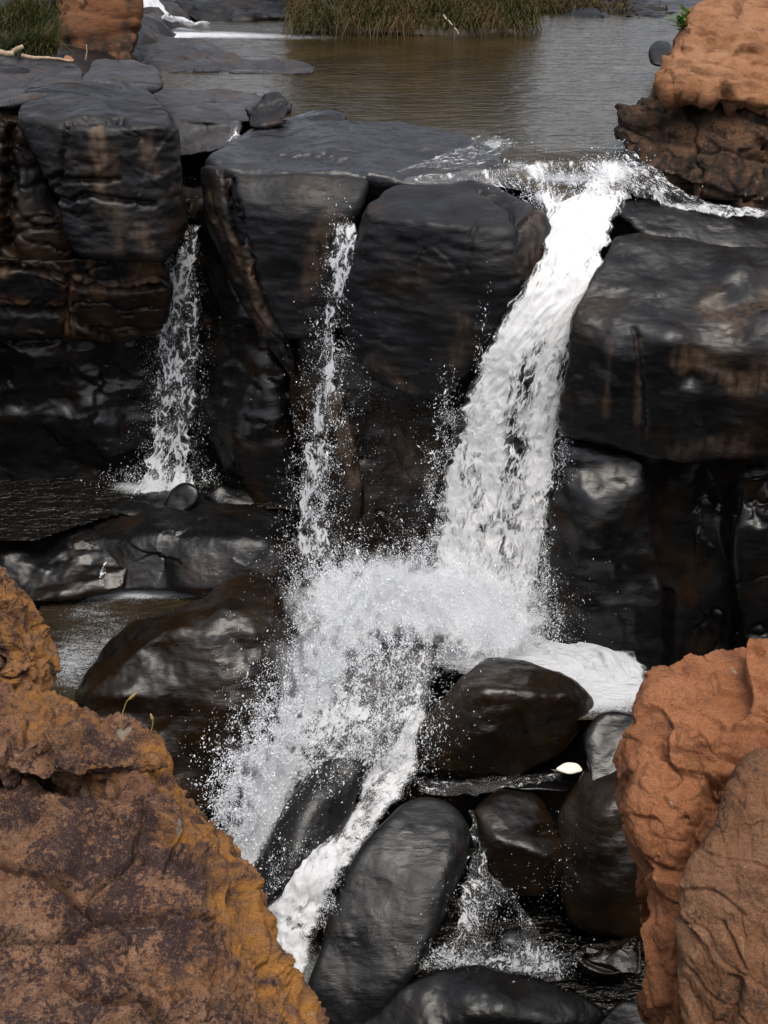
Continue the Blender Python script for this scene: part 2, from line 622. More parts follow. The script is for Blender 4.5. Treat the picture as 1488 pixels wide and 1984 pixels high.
M = {
    'dry': dark_rock('dark dry rock', spec=.26, r0=.36, r1=.6, base=(.0038, .0037, .0045), pale=(.010, .0098, .0115)),
    'plateau': dark_rock('grey weathered rock', spec=.25, base=(.018, .0175, .02), pale=(.04, .0385, .042), r0=.4, r1=.65, brown_amt=.3, brown=(.06, .036, .024)),
    'wet': dark_rock('wet black rock', r0=.16, r1=.36, bump=.14, spec=.32, base=(.0026, .0025, .0027), pale=(.006, .0058, .006)),
    'wetbrown': dark_rock('wet brown black rock', r0=.10, r1=.42, bump=.2, spec=.35, base=(.003, .0022, .0018), pale=(.007, .0045, .003), brown=(.012, .006, .0018), brown_amt=1.),
    'film': dark_rock('rock under running water', r0=.2, r1=.5, bump=.24, spec=.38, base=(.003, .0029, .0034), pale=(.0075, .0072, .0083), bed=(1, 3, 3), brown_amt=.2),
    'lip': dark_rock('lip rock under a water film', r0=.12, r1=.34, spec=.5, bump=.3, base=(.008, .0077, .009), pale=(.018, .0172, .0195), bed=(1, 3, 3), brown_amt=.2),
    'shelf': dark_rock('wet shelf rock', spec=.3, r0=.2, r1=.5, bump=.18, base=(.0034, .0033, .0036), pale=(.009, .0088, .0095)),
    'wall': dark_rock('brown black gorge rock', spec=.15, r0=.3, r1=.5, brown_amt=1., brown=(.016, .008, .0033), tan=(.11, .06, .032)),
    'sand_left': sandstone('orange lichened sandstone', ((.19, .090, .044), (.27, .148, .088), (.11, .049, .025)), lich=(.965, 1.10), lichen=(.034, .0175, .0185), orange=(.36, .155, .028)),
    'sand_right': sandstone('red smooth sandstone', ((.215, .078, .03), (.275, .112, .049), (.11, .034, .013)), lich=(1.12, 1.3), lichen=(.03, .017, .012), bump=.5, bed=(1, 1, 2)),
    'sand_slab': sandstone('brown flecked sandstone', ((.145, .063, .027), (.185, .095, .05), (.075, .03, .015)), lich=(1.08, 1.26), lichen=(.026, .017, .013), bump=.55, fleck=(1.6, 1, .7)),
    'sand_top': sandstone('tan sandstone', ((.26, .112, .046), (.31, .155, .08), (.14, .052, .021)), lich=(1.15, 1.35), bump=.6, orange=(.012, .011, .011), solid=True),
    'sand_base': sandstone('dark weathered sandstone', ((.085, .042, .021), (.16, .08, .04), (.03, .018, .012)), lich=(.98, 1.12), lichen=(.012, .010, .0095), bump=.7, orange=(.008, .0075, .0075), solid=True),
    'sand_far': sandstone('far orange sandstone', ((.17, .06, .02), (.18, .08, .036), (.09, .04, .02)), orange=(.010, .009, .008), lich=(1.1, 1.3), solid=True),
    'white': white_water('white water', sy=.42, sc=1.4, amp=1.2, lace=.45, rng=(.18, .84), low=1.2, bmp=.9, tint=(.78, .785, .79)),
    'lacy': white_water('lacy water', sy=.5, sc=1.1, amp=1.4, lace=.5, rng=(.4, .8)),
    'sheet': white_water('broken water', sy=.6, sc=1.6, amp=1.5, lace=.3, rng=(.4, .85)),
    'river': pool_water('river water', (.026, .0175, .0065)),
    'pool': pool_water('pool water', (.022, .016, .009), rip=(1, 1.6, 1), rs=4, bump=.5),
    'alcove': pool_water('dark alcove water', (.004, .003, .002), rip=(1, 2.5, 1), rs=3, bump=.9),
    'mist': white_water('flying spray', sy=.8, sc=2.4, amp=1.0, lace=.1, rng=(.3, .9), bmp=.5, low=1.3),
    'foam': white_water('dense foam', sy=1, sc=1.1, amp=.9, lace=.2, rng=(.3, .9), bmp=1.3, low=.8, tint=(.62, .635, .66)),
    'grass': leafy('straw grass', ((.085, .056, .02), (.033, .034, .008))),
    'green': leafy('green grass', ((.075, .06, .018), (.018, .032, .006))),
    'leaf': leafy('green leaves', ((.12, .22, .03), (.06, .13, .02))),
    'earth': simple('dark earth', ((.02, .014, .009), (.05, .032, .018)), 5),
    'wood': simple('bleached wood', ((.35, .27, .19), (.22, .15, .1)), 9),
    'stalk': simple('dry stalk', ((.32, .22, .07), (.22, .14, .05)), 30),
    'pale': simple('pale stone', ((.72, .68, .6), (.6, .55, .46)), 12),
    'bed': dark_rock('river bed rock', r0=.35, r1=.6, spec=.25, base=(.003, .0027, .0027), pale=(.007, .0065, .006), brown_amt=.8),
}
drop = NT('water drops')
_p = drop.bsdf((.85, .88, .92), .3)
_t = drop.n('BsdfTransparent')
_m = drop.n('MixShader')
_m.inputs[0].default_value = .62
drop.l(_t.outputs[0], _m.inputs[1])
drop.l(_p.outputs[0], _m.inputs[2])
M['drops'] = drop.done(_m.outputs[0])

DRY = [('fbm', .07, .8), ('facet', .035, 1.0, (1, 1, 1), .4), ('fbm', .02, 3.2, (1, 1, 1.8)), ('strata', .014, 2.2, (.05, .1, 1)), ('fbm', .010, 5, (1, 1, 2.5)), ('crack', .03, .8, (.5, .5, 1.6), .012), ('rough', .004, 14, (1, 1, 2))]
WORN = [('fbm', .07, .8), ('fbm', .014, 3.5, (1, 1, 2.)), ('rough', .003, 13)]
SMOOTH = [('fbm', .07, .85), ('fbm', .02, 2.6), ('fbm', .004, 6), ('rough', .002, 16)]
BLOCKY = [('fbm', .12, 1.0), ('facet', .12, 1.3, (1, 1, 1), .2), ('facet', .03, 3.4, (1, 1, 1), .25), ('strata', .08, 2.0, (.1, .1, 1), .35), ('crack', .08, 1.2, (.7, .7, 1.4), .025), ('rough', .005, 10)]

# ------------------------------------------------------------------ terrain: river bed, gorge, banks and unseen light-blocking rises in one sheet
def terrain():
    xs = np.concatenate([np.linspace(-90, -10, 24)[:-1], np.linspace(-10, 12, 150), np.linspace(12, 90, 24)[1:]])
    ys = np.concatenate([np.linspace(-60, 2, 16)[:-1], np.linspace(2, 20, 120), np.linspace(20, 46, 70)[1:], np.linspace(46, 200, 24)[1:]])
    X, Y = np.meshgrid(xs, ys, indexing='ij')
    p = np.stack([X.ravel(), Y.ravel(), np.zeros(X.size)], 1)
    x, y = p[:, 0], p[:, 1]
    n = fbm(p * .35, 4)
    n2 = fbm(p * 1.3 + 5, 4)
    wall = 15.7 + .5 * n
    gorge = sstep(3.1, 4.6, y + .3 * n2) * sstep(wall + .3, wall - .5, y) * sstep(-7.2, -5.8, x + n) * sstep(7.4, 6.0, x + n)
    bank = np.where(y < 8, -1.7, -.7)
    left = sstep(-3.2, -4.4, x + .4 * n2 + .02 * (y - 16)) * sstep(13, 15.5, y) * 1.1
    right = sstep(5.5, 8.5, x - .12 * (y - 14)) * sstep(12, 13.5, y) * 1.6
    far = sstep(31.5, 38, y + 1.5 * n) * 1.6 + sstep(45, 130, y) * 4
    near = sstep(-3, -14, y) * 5  # unseen rise behind the camera, added to block low sky light
    side = (sstep(-6, -14, x) + sstep(7, 16, x)) * sstep(16, 8, y) * 2.2  # unseen walls beyond both sides, raised to keep light out of the gorge
    z = bank + left + right + far + near + side + .18 * n2
    z = z * (1 - gorge) + gorge * (-7.4 + .3 * n2)
    p[:, 2] = z
    a, b = len(xs), len(ys)
    i = np.arange(a * b).reshape(a, b)
    Q = np.stack([i[:-1, :-1].ravel(), i[1:, :-1].ravel(), i[1:, 1:].ravel(), i[:-1, 1:].ravel()], 1)
    o = mesh_obj('riverbed', p, Q, M['bed'], {'stain': np.zeros(len(p))}, origin=np.zeros(3))
    tag(o, kind='structure')


terrain()


def blobs(u, v, lst, base=0.):
    f = np.full(len(u), float(base))
    for (a, b, ru, rv, s) in lst:
        f += s * np.exp(-((u - a) / ru) ** 2 - ((v - b) / rv) ** 2)
    return f


def water_plane(name, x0, x1, y0, y1, z, mat, step, foam=(), zf=None, rip=.01, keep=None):
    xs, ys = np.arange(x0, x1 + step, step), np.arange(y0, y1 + step, step)
    X, Y = np.meshgrid(xs, ys, indexing='ij')
    p = np.stack([X.ravel(), Y.ravel(), np.full(X.size, z)], 1)
    if zf is not None: p[:, 2] += zf(p[:, 0], p[:, 1])
    p[:, 2] += rip * fbm(p * np.array([1.2, 2.4, 1]), 3)
    u, v = proj(p)
    a, b = len(xs), len(ys)
    i = np.arange(a * b).reshape(a, b)
    Q = np.stack([i[:-1, :-1].ravel(), i[1:, :-1].ravel(), i[1:, 1:].ravel(), i[:-1, 1:].ravel()], 1)
    if keep is not None:
        bu, bv = zip(*keep)
        ok = v < np.interp(u, bu, bv)
        Q = Q[ok[Q].any(axis=1)]
        use = np.unique(Q)
        re = np.full(len(p), -1); re[use] = np.arange(len(use))
        p, u, v, Q = p[use], u[use], v[use], re[Q]
    o = mesh_obj(name, p, Q, mat, {'foam': np.clip(blobs(u, v, foam), 0, 1.2)}, origin=np.array([0, 0, z]))
    return tag(o, kind='structure')


def lip(x, y):
    a = -.42 * sstep(15.4, 13.4, y) * sstep(.5, 1.4, x)
    b = -.35 * sstep(16.2, 15.4, y) * sstep(1.5, .7, x)
    return a + b


water_plane('upper_pool', -9, 14, 13.3, 36, 0, M['river'], .1, zf=lip, rip=.008, keep=[(-300, 150), (250, 190), (330, 215), (560, 235), (700, 310), (760, 345), (1000, 335), (1060, 385), (1200, 385), (1250, 335), (1400, 360), (1488, 380), (1700, 390)], foam=[
    (400, 66, 130, 10, .8), (560, 71, 160, 7, .52), (330, 62, 40, 14, .9), (520, 92, 160, 8, .28), (700, 85, 200, 14, .2),
    (920, 292, 60, 14, .9), (960, 275, 40, 10, .6), (830, 330, 70, 8, .95), (1000, 320, 30, 14, .8), (1100, 345, 80, 16, .9),
    (1185, 330, 30, 20, 1.), (1250, 380, 60, 14, .95), (1340, 400, 80, 12, 1.), (1450, 415, 60, 8, .8), (1230, 320, 50, 30, .45),
    (480, 160, 60, 4, .25)])
water_plane('lower_pool', -4.2, 2.85, 9.9, 13.9, -5.02, M['pool'], .06, rip=.03, keep=[(-200, 1420), (130, 1385), (300, 1340), (560, 1290), (850, 1290), (1000, 1320), (1130, 1392), (1400, 1392)], foam=[
    (260, 1148, 170, 13, .95), (400, 1145, 60, 10, .6), (160, 1180, 80, 25, .3), (230, 1240, 140, 70, .52), (130, 1300, 70, 60, .55), (980, 1268, 130, 45, 1.4), (1170, 1325, 130, 65, 1.4),
    (700, 1180, 200, 90, 1.)])
water_plane('alcove_pool', -5.6, -1.0, 12.6, 15.6, -4.32, M['alcove'], .06, rip=.02, keep=[(-400, 1046), (60, 1046), (200, 1000), (330, 970), (560, 985), (700, 985)], foam=[
    (290, 948, 75, 16, .95), (420, 950, 50, 8, .4), (240, 940, 30, 8, .4)])
water_plane('gorge_pool', -3.6, 4.2, 6.4, 11.0, -6.95, M['alcove'], .06, rip=.04, foam=[
    (880, 1810, 120, 60, .4), (1020, 1860, 90, 50, .4), (570, 1880, 90, 70, .9)])

# ------------------------------------------------------------------ far bank
rock('sandstone_block', 'orange brown sandstone block behind the green grass tuft at the far left bank', [
    [(108, -60, 21), (265, -60, 21.2), (262, 60, 20.8), (120, 75, 20.6)], [(60, 60, 20.8), (265, 70, 20.8), (250, 150, 20.2), (60, 150, 20.2)]],
    M['sand_far'], 'rock', disp=[('fbm', .15, .9), ('strata', .12, 1.6, (0, 0, 1)), ('crack', .1, 1.1)], vox=.12, back=1.6,
    stains=[([(60, 120), (250, 125)], 60, 1.0), ([(250, 0), (245, 80)], 14, .9)])
rock('rock_slab', 'long grey rock slab running into the water below the far rapids', [
    [(180, 90, 22.6), (270, 58, 25.0), (400, 85, 23.8), (470, 118, 21.8), (440, 138, 20.9), (230, 135, 20.9), (150, 120, 21.4)],
    [(420, 112, 22), (610, 125, 21.2), (600, 140, 20.7), (450, 140, 20.8)]],
    M['plateau'], 'rock', disp=DRY, vox=.11, back=.5, warp=(.12, .7))
rock('dark_ledge', 'dark rock ledge on the far shore beside the rapids', [
    [(330, 5, 29), (420, -50, 31), (760, -60, 31), (740, 45, 28), (420, 44, 27.9), (350, 50, 27.6)]],
    M['dry'], 'rock', disp=BLOCKY, vox=.14, back=1.2, warp=(.2, .6))
rock('dark_boulder', 'dark upright rock at the left edge of the far rapids', [
    [(232, -20, 23.5), (264, -20, 23.5), (262, 70, 22.8), (228, 75, 22.6)]], M['dry'], disp=SMOOTH, vox=.08, back=.6)
bankpts = [(570, 64, 25.6), (620, 20, 27), (760, -60, 29), (930, -60, 29), (1020, 10, 27), (1030, 62, 25.8), (800, 70, 25.3)]
rock('earth_bank', 'dark earthy bank under the hanging straw grass across the pool', [bankpts], M['earth'], 'bank', disp=[('fbm', .25, .9), ('billow', .12, 2.5)], vox=.13, back=2.0)
rock('far_shore_rock', 'low dark rock ledge on the far right shore', [
    [(1040, 30, 29.5), (1180, 8, 31), (1270, -5, 31), (1300, 36, 28.6), (1160, 40, 28.3)]], M['dry'], 'rock', disp=BLOCKY, vox=.13, back=1.)
rock('far_shore_slab', 'smooth grey slab sloping to the water on the far right shore', [
    [(1190, 18, 30.5), (1300, -20, 33), (1600, -30, 33), (1600, 30, 29), (1300, 30, 29)]], M['plateau'], 'rock', disp=WORN, vox=.13, back=1.)
rock('round_stone', 'round dark stone in the pool beside the tan sandstone', [
    [(1256, 95, 20.2), (1275, 78, 20.5), (1300, 80, 20.5), (1310, 110, 20), (1295, 130, 19.8), (1262, 125, 19.9)]], M['dry'], disp=SMOOTH, vox=.06, back=.5)


def blades(name, label, base_fn, n, ln, wd, mat, seed, droop=.5, lean=(0, -.3), kind='stuff', cat='grass'):
    r = np.random.RandomState(seed)
    B = base_fn(r, n)
    L = ln * (.5 + .8 * r.rand(n)) * np.clip(.85 + 1.1 * perlin(B * np.array([1.7, 1.7, .5]) + seed), .3, 1.7)
    az = r.rand(n) * 6.283
    out = np.stack([np.cos(az) * .5 + lean[0], np.sin(az) * .5 + lean[1], np.zeros(n)], 1)
    side = np.stack([-np.sin(az + r.rand(n) * 2), np.cos(az), np.zeros(n)], 1) * (wd * (.6 + .8 * r.rand(n)))[:, None]
    side[:, 0] = np.where(np.abs(side[:, 0]) < wd * .5, wd * .7, side[:, 0])
    dr = droop * (.3 + 1.2 * r.rand(n))
    V = []
    K = 5
    for k in range(K):
        t = k / (K - 1)
        c = B + out * (L * t)[:, None] * (.35 + t * .5)
        c[:, 2] += L * (t * 1.0 - dr * t * t * 1.5)
        w = (1 - t ** 2 * .92)
        V += [c - side * w, c + side * w]
    V = np.stack(V, 1).reshape(-1, 3)
    b0 = np.arange(n)[:, None] * 2 * K
    Q = np.concatenate([b0 + np.array([[2 * k, 2 * k + 1, 2 * k + 3, 2 * k + 2]]) for k in range(K - 1)])
    tone = np.repeat(np.clip(.5 + .9 * perlin(B * 1.3 + 3) + .35 * r.randn(n), 0, 1), 2 * K)
    o = mesh_obj(name, V, Q, mat, {'tone': tone})
    return tag(o, label, cat, None, kind)


def bank_base(r, n):
    u = 560 + 480 * r.rand(n)
    t = r.rand(n)
    edge = 66 - 40 * ((u - 800) / 260) ** 2 * 0
    v = edge - 10 - 130 * t
    y = 25.5 + 3.6 * t + .2 * r.randn(n)
    p = np.array([P(a, b, c) for a, b, c in zip(u, v, y)])
    return p


blades('straw_grass', 'brown and olive grass hanging over the far bank into the pool', bank_base, 9000, .75, .012, M['grass'], 3, .95, (0, -.35))
blades('bank_grass', 'greener grass standing on top of the far bank', lambda r, n: np.array([P(560 + 470 * a, -20 - 60 * b, 27.5 + 2.5 * b) for a, b in zip(r.rand(n), r.rand(n))]), 5000, .9, .014, M['green'], 5, .4, (0, -.1))
blades('grass_tuft', 'yellow green grass tuft on the left bank above the plateau', lambda r, n: np.array([P(-60 + 170 * a, 110 - 95 * b, 18.9 + 1.2 * b) for a, b in zip(r.rand(n), r.rand(n) ** 1.3)]), 4200, .5, .008, M['green'], 8, .55, (.1, -.25))
blades('shore_grass', 'reddish brown and green grass along the far right shore', lambda r, n: np.array([P(1035 + 180 * a, 26 - 40 * b, 29.3 + 2.5 * b) for a, b in zip(r.rand(n), r.rand(n))]), 2500, .5, .014, M['grass'], 9, .7, (0, -.3))


def canopy():
    r = np.random.RandomState(12)
    V, tone = [], []
    for (x, y, w, h, n) in ((-1.2, 28.6, 1.6, 2.6, 2600), (.8, 29.2, 1.7, 3.4, 3200), (2.3, 28.8, 1.0, 2.6, 1800), (-6.5, 31, 2.4, 3., 2600), (-10, 24, 2.5, 3, 2000)):
        d = r.randn(n, 3); d /= np.linalg.norm(d, axis=1)[:, None]
        c = np.array([x, y, 1.2 + h * .45]) + d * np.array([w, 1.3, h * .55]) * (r.rand(n) ** .35)[:, None] * (.8 + .3 * perlin(d * 2 + x))[:, None]
        a = r.randn(n, 3); a /= np.linalg.norm(a, axis=1)[:, None]
        b = np.cross(a, r.randn(n, 3)); b /= np.linalg.norm(b, axis=1)[:, None]
        L = (.10 + .10 * r.rand(n))[:, None]
        V.append(np.stack([c - a * L, c + b * L * .4, c + a * L, c - b * L * .4], 1).reshape(-1, 3))
        tone.append(np.repeat(r.rand(n), 4))
    V = np.concatenate(V)
    o = mesh_obj('undergrowth', V, np.arange(len(V)).reshape(-1, 4), M['green'], {'tone': np.concatenate(tone)})
    tag(o, 'dark green bushes crowding the far bank above the straw grass', 'bushes', None, 'stuff')


canopy()


def tube(pts, rad, seg=7):
    pts = np.array(pts, float)
    n = len(pts)
    rad = np.broadcast_to(rad, (n,))
    V = []
    for i in range(n):
        t = pts[min(i + 1, n - 1)] - pts[max(i - 1, 0)]
        t /= np.linalg.norm(t) + 1e-9
        a = np.cross(t, [.3, .2, 1.]); a /= np.linalg.norm(a) + 1e-9
        b = np.cross(t, a)
        for k in range(seg):
            an = 6.2832 * k / seg
            V.append(pts[i] + rad[i] * (math.cos(an) * a + math.sin(an) * b))
    Q = [[i * seg + k, i * seg + (k + 1) % seg, (i + 1) * seg + (k + 1) % seg, (i + 1) * seg + k] for i in range(n - 1) for k in range(seg)]
    c0, c1 = len(V), len(V) + 1
    V += [pts[0], pts[-1]]
    Q += [[c0, (k + 1) % seg, k, c0] for k in range(seg)] + [[c1, (n - 1) * seg + k, (n - 1) * seg + (k + 1) % seg, c1] for k in range(seg)]
    return np.array(V), np.array(Q)


def stick(name, label, cat, pix, r0, r1, mat, group=None):
    pts = [P(*q) for q in pix]
    pp = []
    for a, b in zip(pts[:-1], pts[1:]):
        for k in range(4):
            pp.append(a + (b - a) * k / 4)
    pp.append(pts[-1])
    pp = np.array(pp) + .3 * r0 * np.random.RandomState(len(label)).randn(len(pp), 3)
    V, Q = tube(pp, np.linspace(r0, r1, len(pp)))
    Q3 = Q
    me = bpy.data.meshes.new(name)
    o0 = pp[0]
    me.from_pydata([tuple(v - o0) for v in V], [], [tuple(dict.fromkeys(q)) for q in Q3.tolist()])
    for p in me.polygons: p.use_smooth = True
    me.materials.append(mat)
    o = bpy.data.objects.new(name, me)
    o.location = o0
    C.objects.link(o)
    return tag(o, label, cat, group)


stick('driftwood', 'bleached driftwood branch lying flat below the green grass tuft', 'driftwood', [(45, 108, 17.9), (90, 112, 17.8), (140, 118, 17.6)], .03, .012, M['wood'])
stick('driftwood', 'short pale driftwood stub at the left edge by the grass tuft', 'driftwood', [(-10, 104, 18.1), (20, 102, 18.1), (42, 92, 18.1)], .05, .03, M['wood'])
stick('twig', 'thin upright twig on the left bank in front of the orange block', 'twig', [(166, 118, 18.2), (168, 100, 18.2), (167, 86, 18.2)], .012, .006, M['wood'])
stick('twig', 'pale bare stem hanging from the straw bank over the pool', 'twig', [(860, 30, 25.6), (875, 48, 25.3), (890, 66, 25.1)], .02, .012, M['wood'])
rock('stone', 'small tan upright stone on the left bank beside the thin twig', [[(122, 118, 18), (128, 107, 18.1), (138, 110, 18.1), (145, 120, 17.9)]], M['sand_top'], 'stone', vox=.04, back=.12, k=.02)

# ------------------------------------------------------------------ left plateau and cliff
rock('rock_slab', 'flat grey slab at the left edge of the plateau below the grass tuft', [
    [(-120, 215, 14.4), (60, 205, 14.8), (170, 170, 16.5), (150, 122, 18.6), (40, 112, 19), (-120, 112, 19)]], M['plateau'], 'rock', disp=DRY, vox=.1, back=.7)
rock('rock_slab', 'humped grey slab in the middle of the plateau with a dark right nose', [
    [(130, 178, 15.7), (200, 192, 15.3), (270, 186, 15.9), (322, 166, 16.3), (312, 146, 17.2), (240, 118, 18.2), (195, 112, 18.6), (180, 140, 17.2)]], M['plateau'], 'rock', disp=DRY, vox=.08, back=.6,
    grooves=[([(190, 163), (235, 162), (265, 188)], 3, .05)])
rock('rock_slab', 'flat grey slab between the plateau hump and the small black boulder', [
    [(250, 205, 17.3), (320, 228, 16.5), (400, 238, 16.2), (470, 236, 16.2), (560, 222, 16.6), (575, 190, 18.4), (420, 176, 19), (300, 172, 19)],
    [(325, 232, 16.6), (470, 240, 16.4), (440, 292, 15.9), (345, 302, 16.05), (465, 285, 15.95)]], M['plateau'], 'rock', disp=DRY, vox=.09, back=.9)
rock('cliff_block', 'big dark block of the left cliff with pale vertical streaks', [
    [(30, 215, 14.1), (120, 243, 13.7), (200, 246, 13.6), (325, 236, 13.8), (352, 275, 14.0), (350, 330, 14.0), (40, 175, 15.5), (150, 165, 16), (290, 172, 15.8),
     (100, 400, 13.75), (140, 490, 13.75), (250, 500, 13.7), (330, 495, 13.9), (362, 430, 14.2)]],
    M['dry'], 'rock', disp=DRY, vox=.08, back=1.2, k=.035,
    stains=[([(188, 250), (195, 320), (203, 375)], 13, .95), ([(215, 300), (210, 400)], 25, .3), ([(285, 270), (300, 330)], 22, .55), ([(225, 440), (235, 500)], 16, .35), ([(275, 460), (290, 500)], 20, .55), ([(345, 300), (340, 380)], 12, .2)],
    grooves=[([(80, 350), (160, 348), (230, 352)], 5, .09), ([(78, 375), (120, 392), (170, 380), (300, 400)], 5, .1), ([(128, 245), (118, 330), (105, 370)], 5, .09), ([(128, 243), (165, 235), (240, 236)], 4, .07)])
rock('cliff_block', 'dark block behind the streaked cliff block at the left edge of the photo', [
    [(-150, 225, 14.2), (35, 225, 14.5), (125, 390, 14.4), (140, 520, 14.3), (-150, 520, 14.2), (-150, 180, 15.2), (30, 190, 15.4)]], M['wall'], 'rock', disp=BLOCKY, vox=.1, back=1.,
    grooves=[([(20, 230), (18, 330), (15, 480)], 9, .25)])
rock('rock_ledge', 'cracked brown black ledge under the streaked cliff block', [
    [(-150, 495, 14.2), (120, 495, 14.05), (310, 490, 14.0), (338, 540, 14.2), (310, 640, 14.4), (180, 660, 14.4), (-150, 640, 14.3)]], M['wall'], 'rock', disp=BLOCKY, vox=.08, back=.9,
    stains=[([(0, 515), (130, 540), (200, 560), (300, 540)], 14, .55), ([(130, 530), (135, 640)], 14, .5), ([(0, 585), (60, 600), (130, 590)], 10, .5), ([(130, 615), (200, 645)], 9, .5), ([(270, 480), (290, 530)], 22, .55), ([(160, 480), (180, 540)], 10, .5)],
    grooves=[([(0, 520), (120, 538), (150, 560), (310, 552)], 5, .14), ([(0, 600), (120, 612), (210, 650)], 5, .14), ([(130, 540), (122, 650)], 5, .12)])
rock('gorge_wall', 'wet dark gorge wall at the left below the cracked ledge', [
    [(-200, 600, 15.0), (60, 610, 14.9), (160, 640, 15.0), (330, 600, 15.2), (330, 960, 15.3), (180, 960, 15.0), (-200, 960, 14.6)]], M['wet'], 'rock', disp=[('fbm', .14, 1.), ('fbm', .06, 2.2, (1, 1, 1.6)), ('facet', .08, 1.4, (1, 1, 1), .3), ('rough', .005, 12)], vox=.11, back=1.,
    lumps=[(170, 800, 60, 90, .25), (60, 700, 60, 60, .2)])
rock('boulder', 'small black boulder standing at the left end of the lip slab', [
    [(472, 205, 15.9), (500, 184, 16.1), (540, 178, 16.1), (566, 205, 15.9), (550, 243, 15.5), (476, 250, 15.5)]], M['dry'], disp=BLOCKY, vox=.05, back=.4)
rock('flat_stone', 'low flat dark stone in the water right of the small black boulder', [
    [(556, 230, 16.3), (610, 218, 16.6), (672, 226, 16.4), (660, 240, 16.1), (580, 242, 16.1)]], M['wet'], 'stone', vox=.05, back=.3, disp=SMOOTH)

# ------------------------------------------------------------------ the lip
rock('lip_slab', 'long wet slab forming the lip of the falls with water sliding over it', [
    [(394, 300, 14.7), (440, 262, 15.3), (560, 222, 16.4), (760, 228, 16.2), (930, 262, 15.4), (1000, 318, 14.3), (760, 342, 14.0), (420, 325, 14.25), (390, 330, 14.6), (400, 400, 14.6), (700, 390, 14.2), (990, 370, 14.1)]],
    M['lip'], 'rock', disp=[('fbm', .04, 1.9, (.7, 1.6, 1)), ('fbm', .05, .8), ('fbm', .012, 5, (1, 2, 1)), ('rough', .003, 12)], vox=.08, back=.9, k=.06, warp=(.08, .8),
    grooves=[([(520, 300), (640, 310), (700, 330)], 9, .04)])
rock('ribbed_rock', 'tall ribbed black rock between the left and middle falls', [
    [(440, 335, 14.0), (560, 335, 13.95), (720, 352, 13.9), (690, 400, 13.65), (650, 430, 13.6), (480, 400, 13.7), (470, 480, 13.7), (640, 560, 13.65), (630, 650, 13.7), (540, 655, 13.75), (490, 600, 13.8)],
    [(388, 315, 14.6), (440, 330, 14.2), (430, 420, 14.1), (500, 600, 14.1), (560, 660, 14.0), (580, 760, 14.0), (540, 700, 14.3), (460, 560, 14.4), (395, 420, 14.6)]],
    M['dry'], 'rock', disp=WORN, vox=.07, back=.9, ku=.03,
    stains=[([(410, 380), (445, 470), (490, 580), (515, 640)], 12, 1.), ([(470, 480), (492, 600)], 8, .9), ([(530, 680), (565, 740), (590, 860)], 9, .8), ([(645, 425), (615, 480), (590, 560)], 24, .4)],
    grooves=[([(440, 340), (470, 480), (500, 590), (560, 690)], 8, .2), ([(420, 420), (455, 520), (510, 640)], 5, .08)])
rock('cave_wall', 'dark shaded wall between the left fall and the ribbed rock', [
    [(340, 380, 15.6), (420, 400, 15.1), (530, 660, 14.7), (600, 850, 14.5), (600, 1090, 13.9), (440, 1000, 14.6), (350, 960, 15.4)]], M['wet'], 'rock', disp=BLOCKY, vox=.1, back=.9,
    lumps=[(490, 860, 45, 70, .35), (415, 800, 40, 60, .15)])
rock('hanging_block', 'huge overhanging black block left of the main fall', [
    [(705, 392, 13.5), (770, 352, 13.95), (870, 352, 14.0), (955, 352, 13.95), (1045, 398, 13.4), (1068, 440, 13.2), (1062, 500, 13.15), (712, 428, 13.15), (860, 430, 12.85), (1000, 450, 12.85),
     (1000, 545, 12.75), (925, 700, 12.85), (862, 775, 13.05), (765, 762, 13.05), (688, 690, 13.2), (642, 590, 13.45), (690, 500, 13.2)]],
    M['dry'], 'rock', disp=WORN + [('fbm', .012, 5., (.6, .6, 2.2)), ('facet', .03, .9, (1, 1, 1), .06)], vox=.08, back=1.0, k=.03,
    grooves=[([(950, 380), (990, 410), (1000, 440), (1048, 400)], 4, .07), ([(920, 430), (905, 520)], 4, .03), ([(1005, 440), (1000, 540)], 6, .03), ([(930, 372), (985, 392)], 5, .06)],
    stains=[([(900, 620), (880, 700)], 14, .45), ([(1035, 420), (1025, 530)], 18, .5), ([(720, 700), (800, 755)], 12, .3)])
rock('recess_wall', 'brown wet rock under the hanging block behind the middle fall', [
    [(580, 640, 14.2), (880, 720, 14.2), (870, 900, 13.9), (850, 1120, 13.5), (600, 1130, 13.5), (560, 780, 14.2)]], M['wetbrown'], 'rock', disp=SMOOTH + [('crack', .06, 1.)], vox=.09, back=.9,
    stains=[([(760, 850), (800, 900)], 30, .4), ([(840, 860), (830, 940)], 20, .35)])
rock('brown_rib', 'brown rounded rib of rock beside the middle fall', [
    [(615, 700, 13.95), (650, 730, 13.7), (690, 860, 13.55), (705, 960, 13.5), (670, 1090, 13.3), (610, 1090, 13.4), (590, 860, 13.9)]], M['wetbrown'], 'rock', disp=SMOOTH, vox=.07, back=.7,
    stains=[([(650, 770), (670, 860), (690, 930)], 20, .5)])

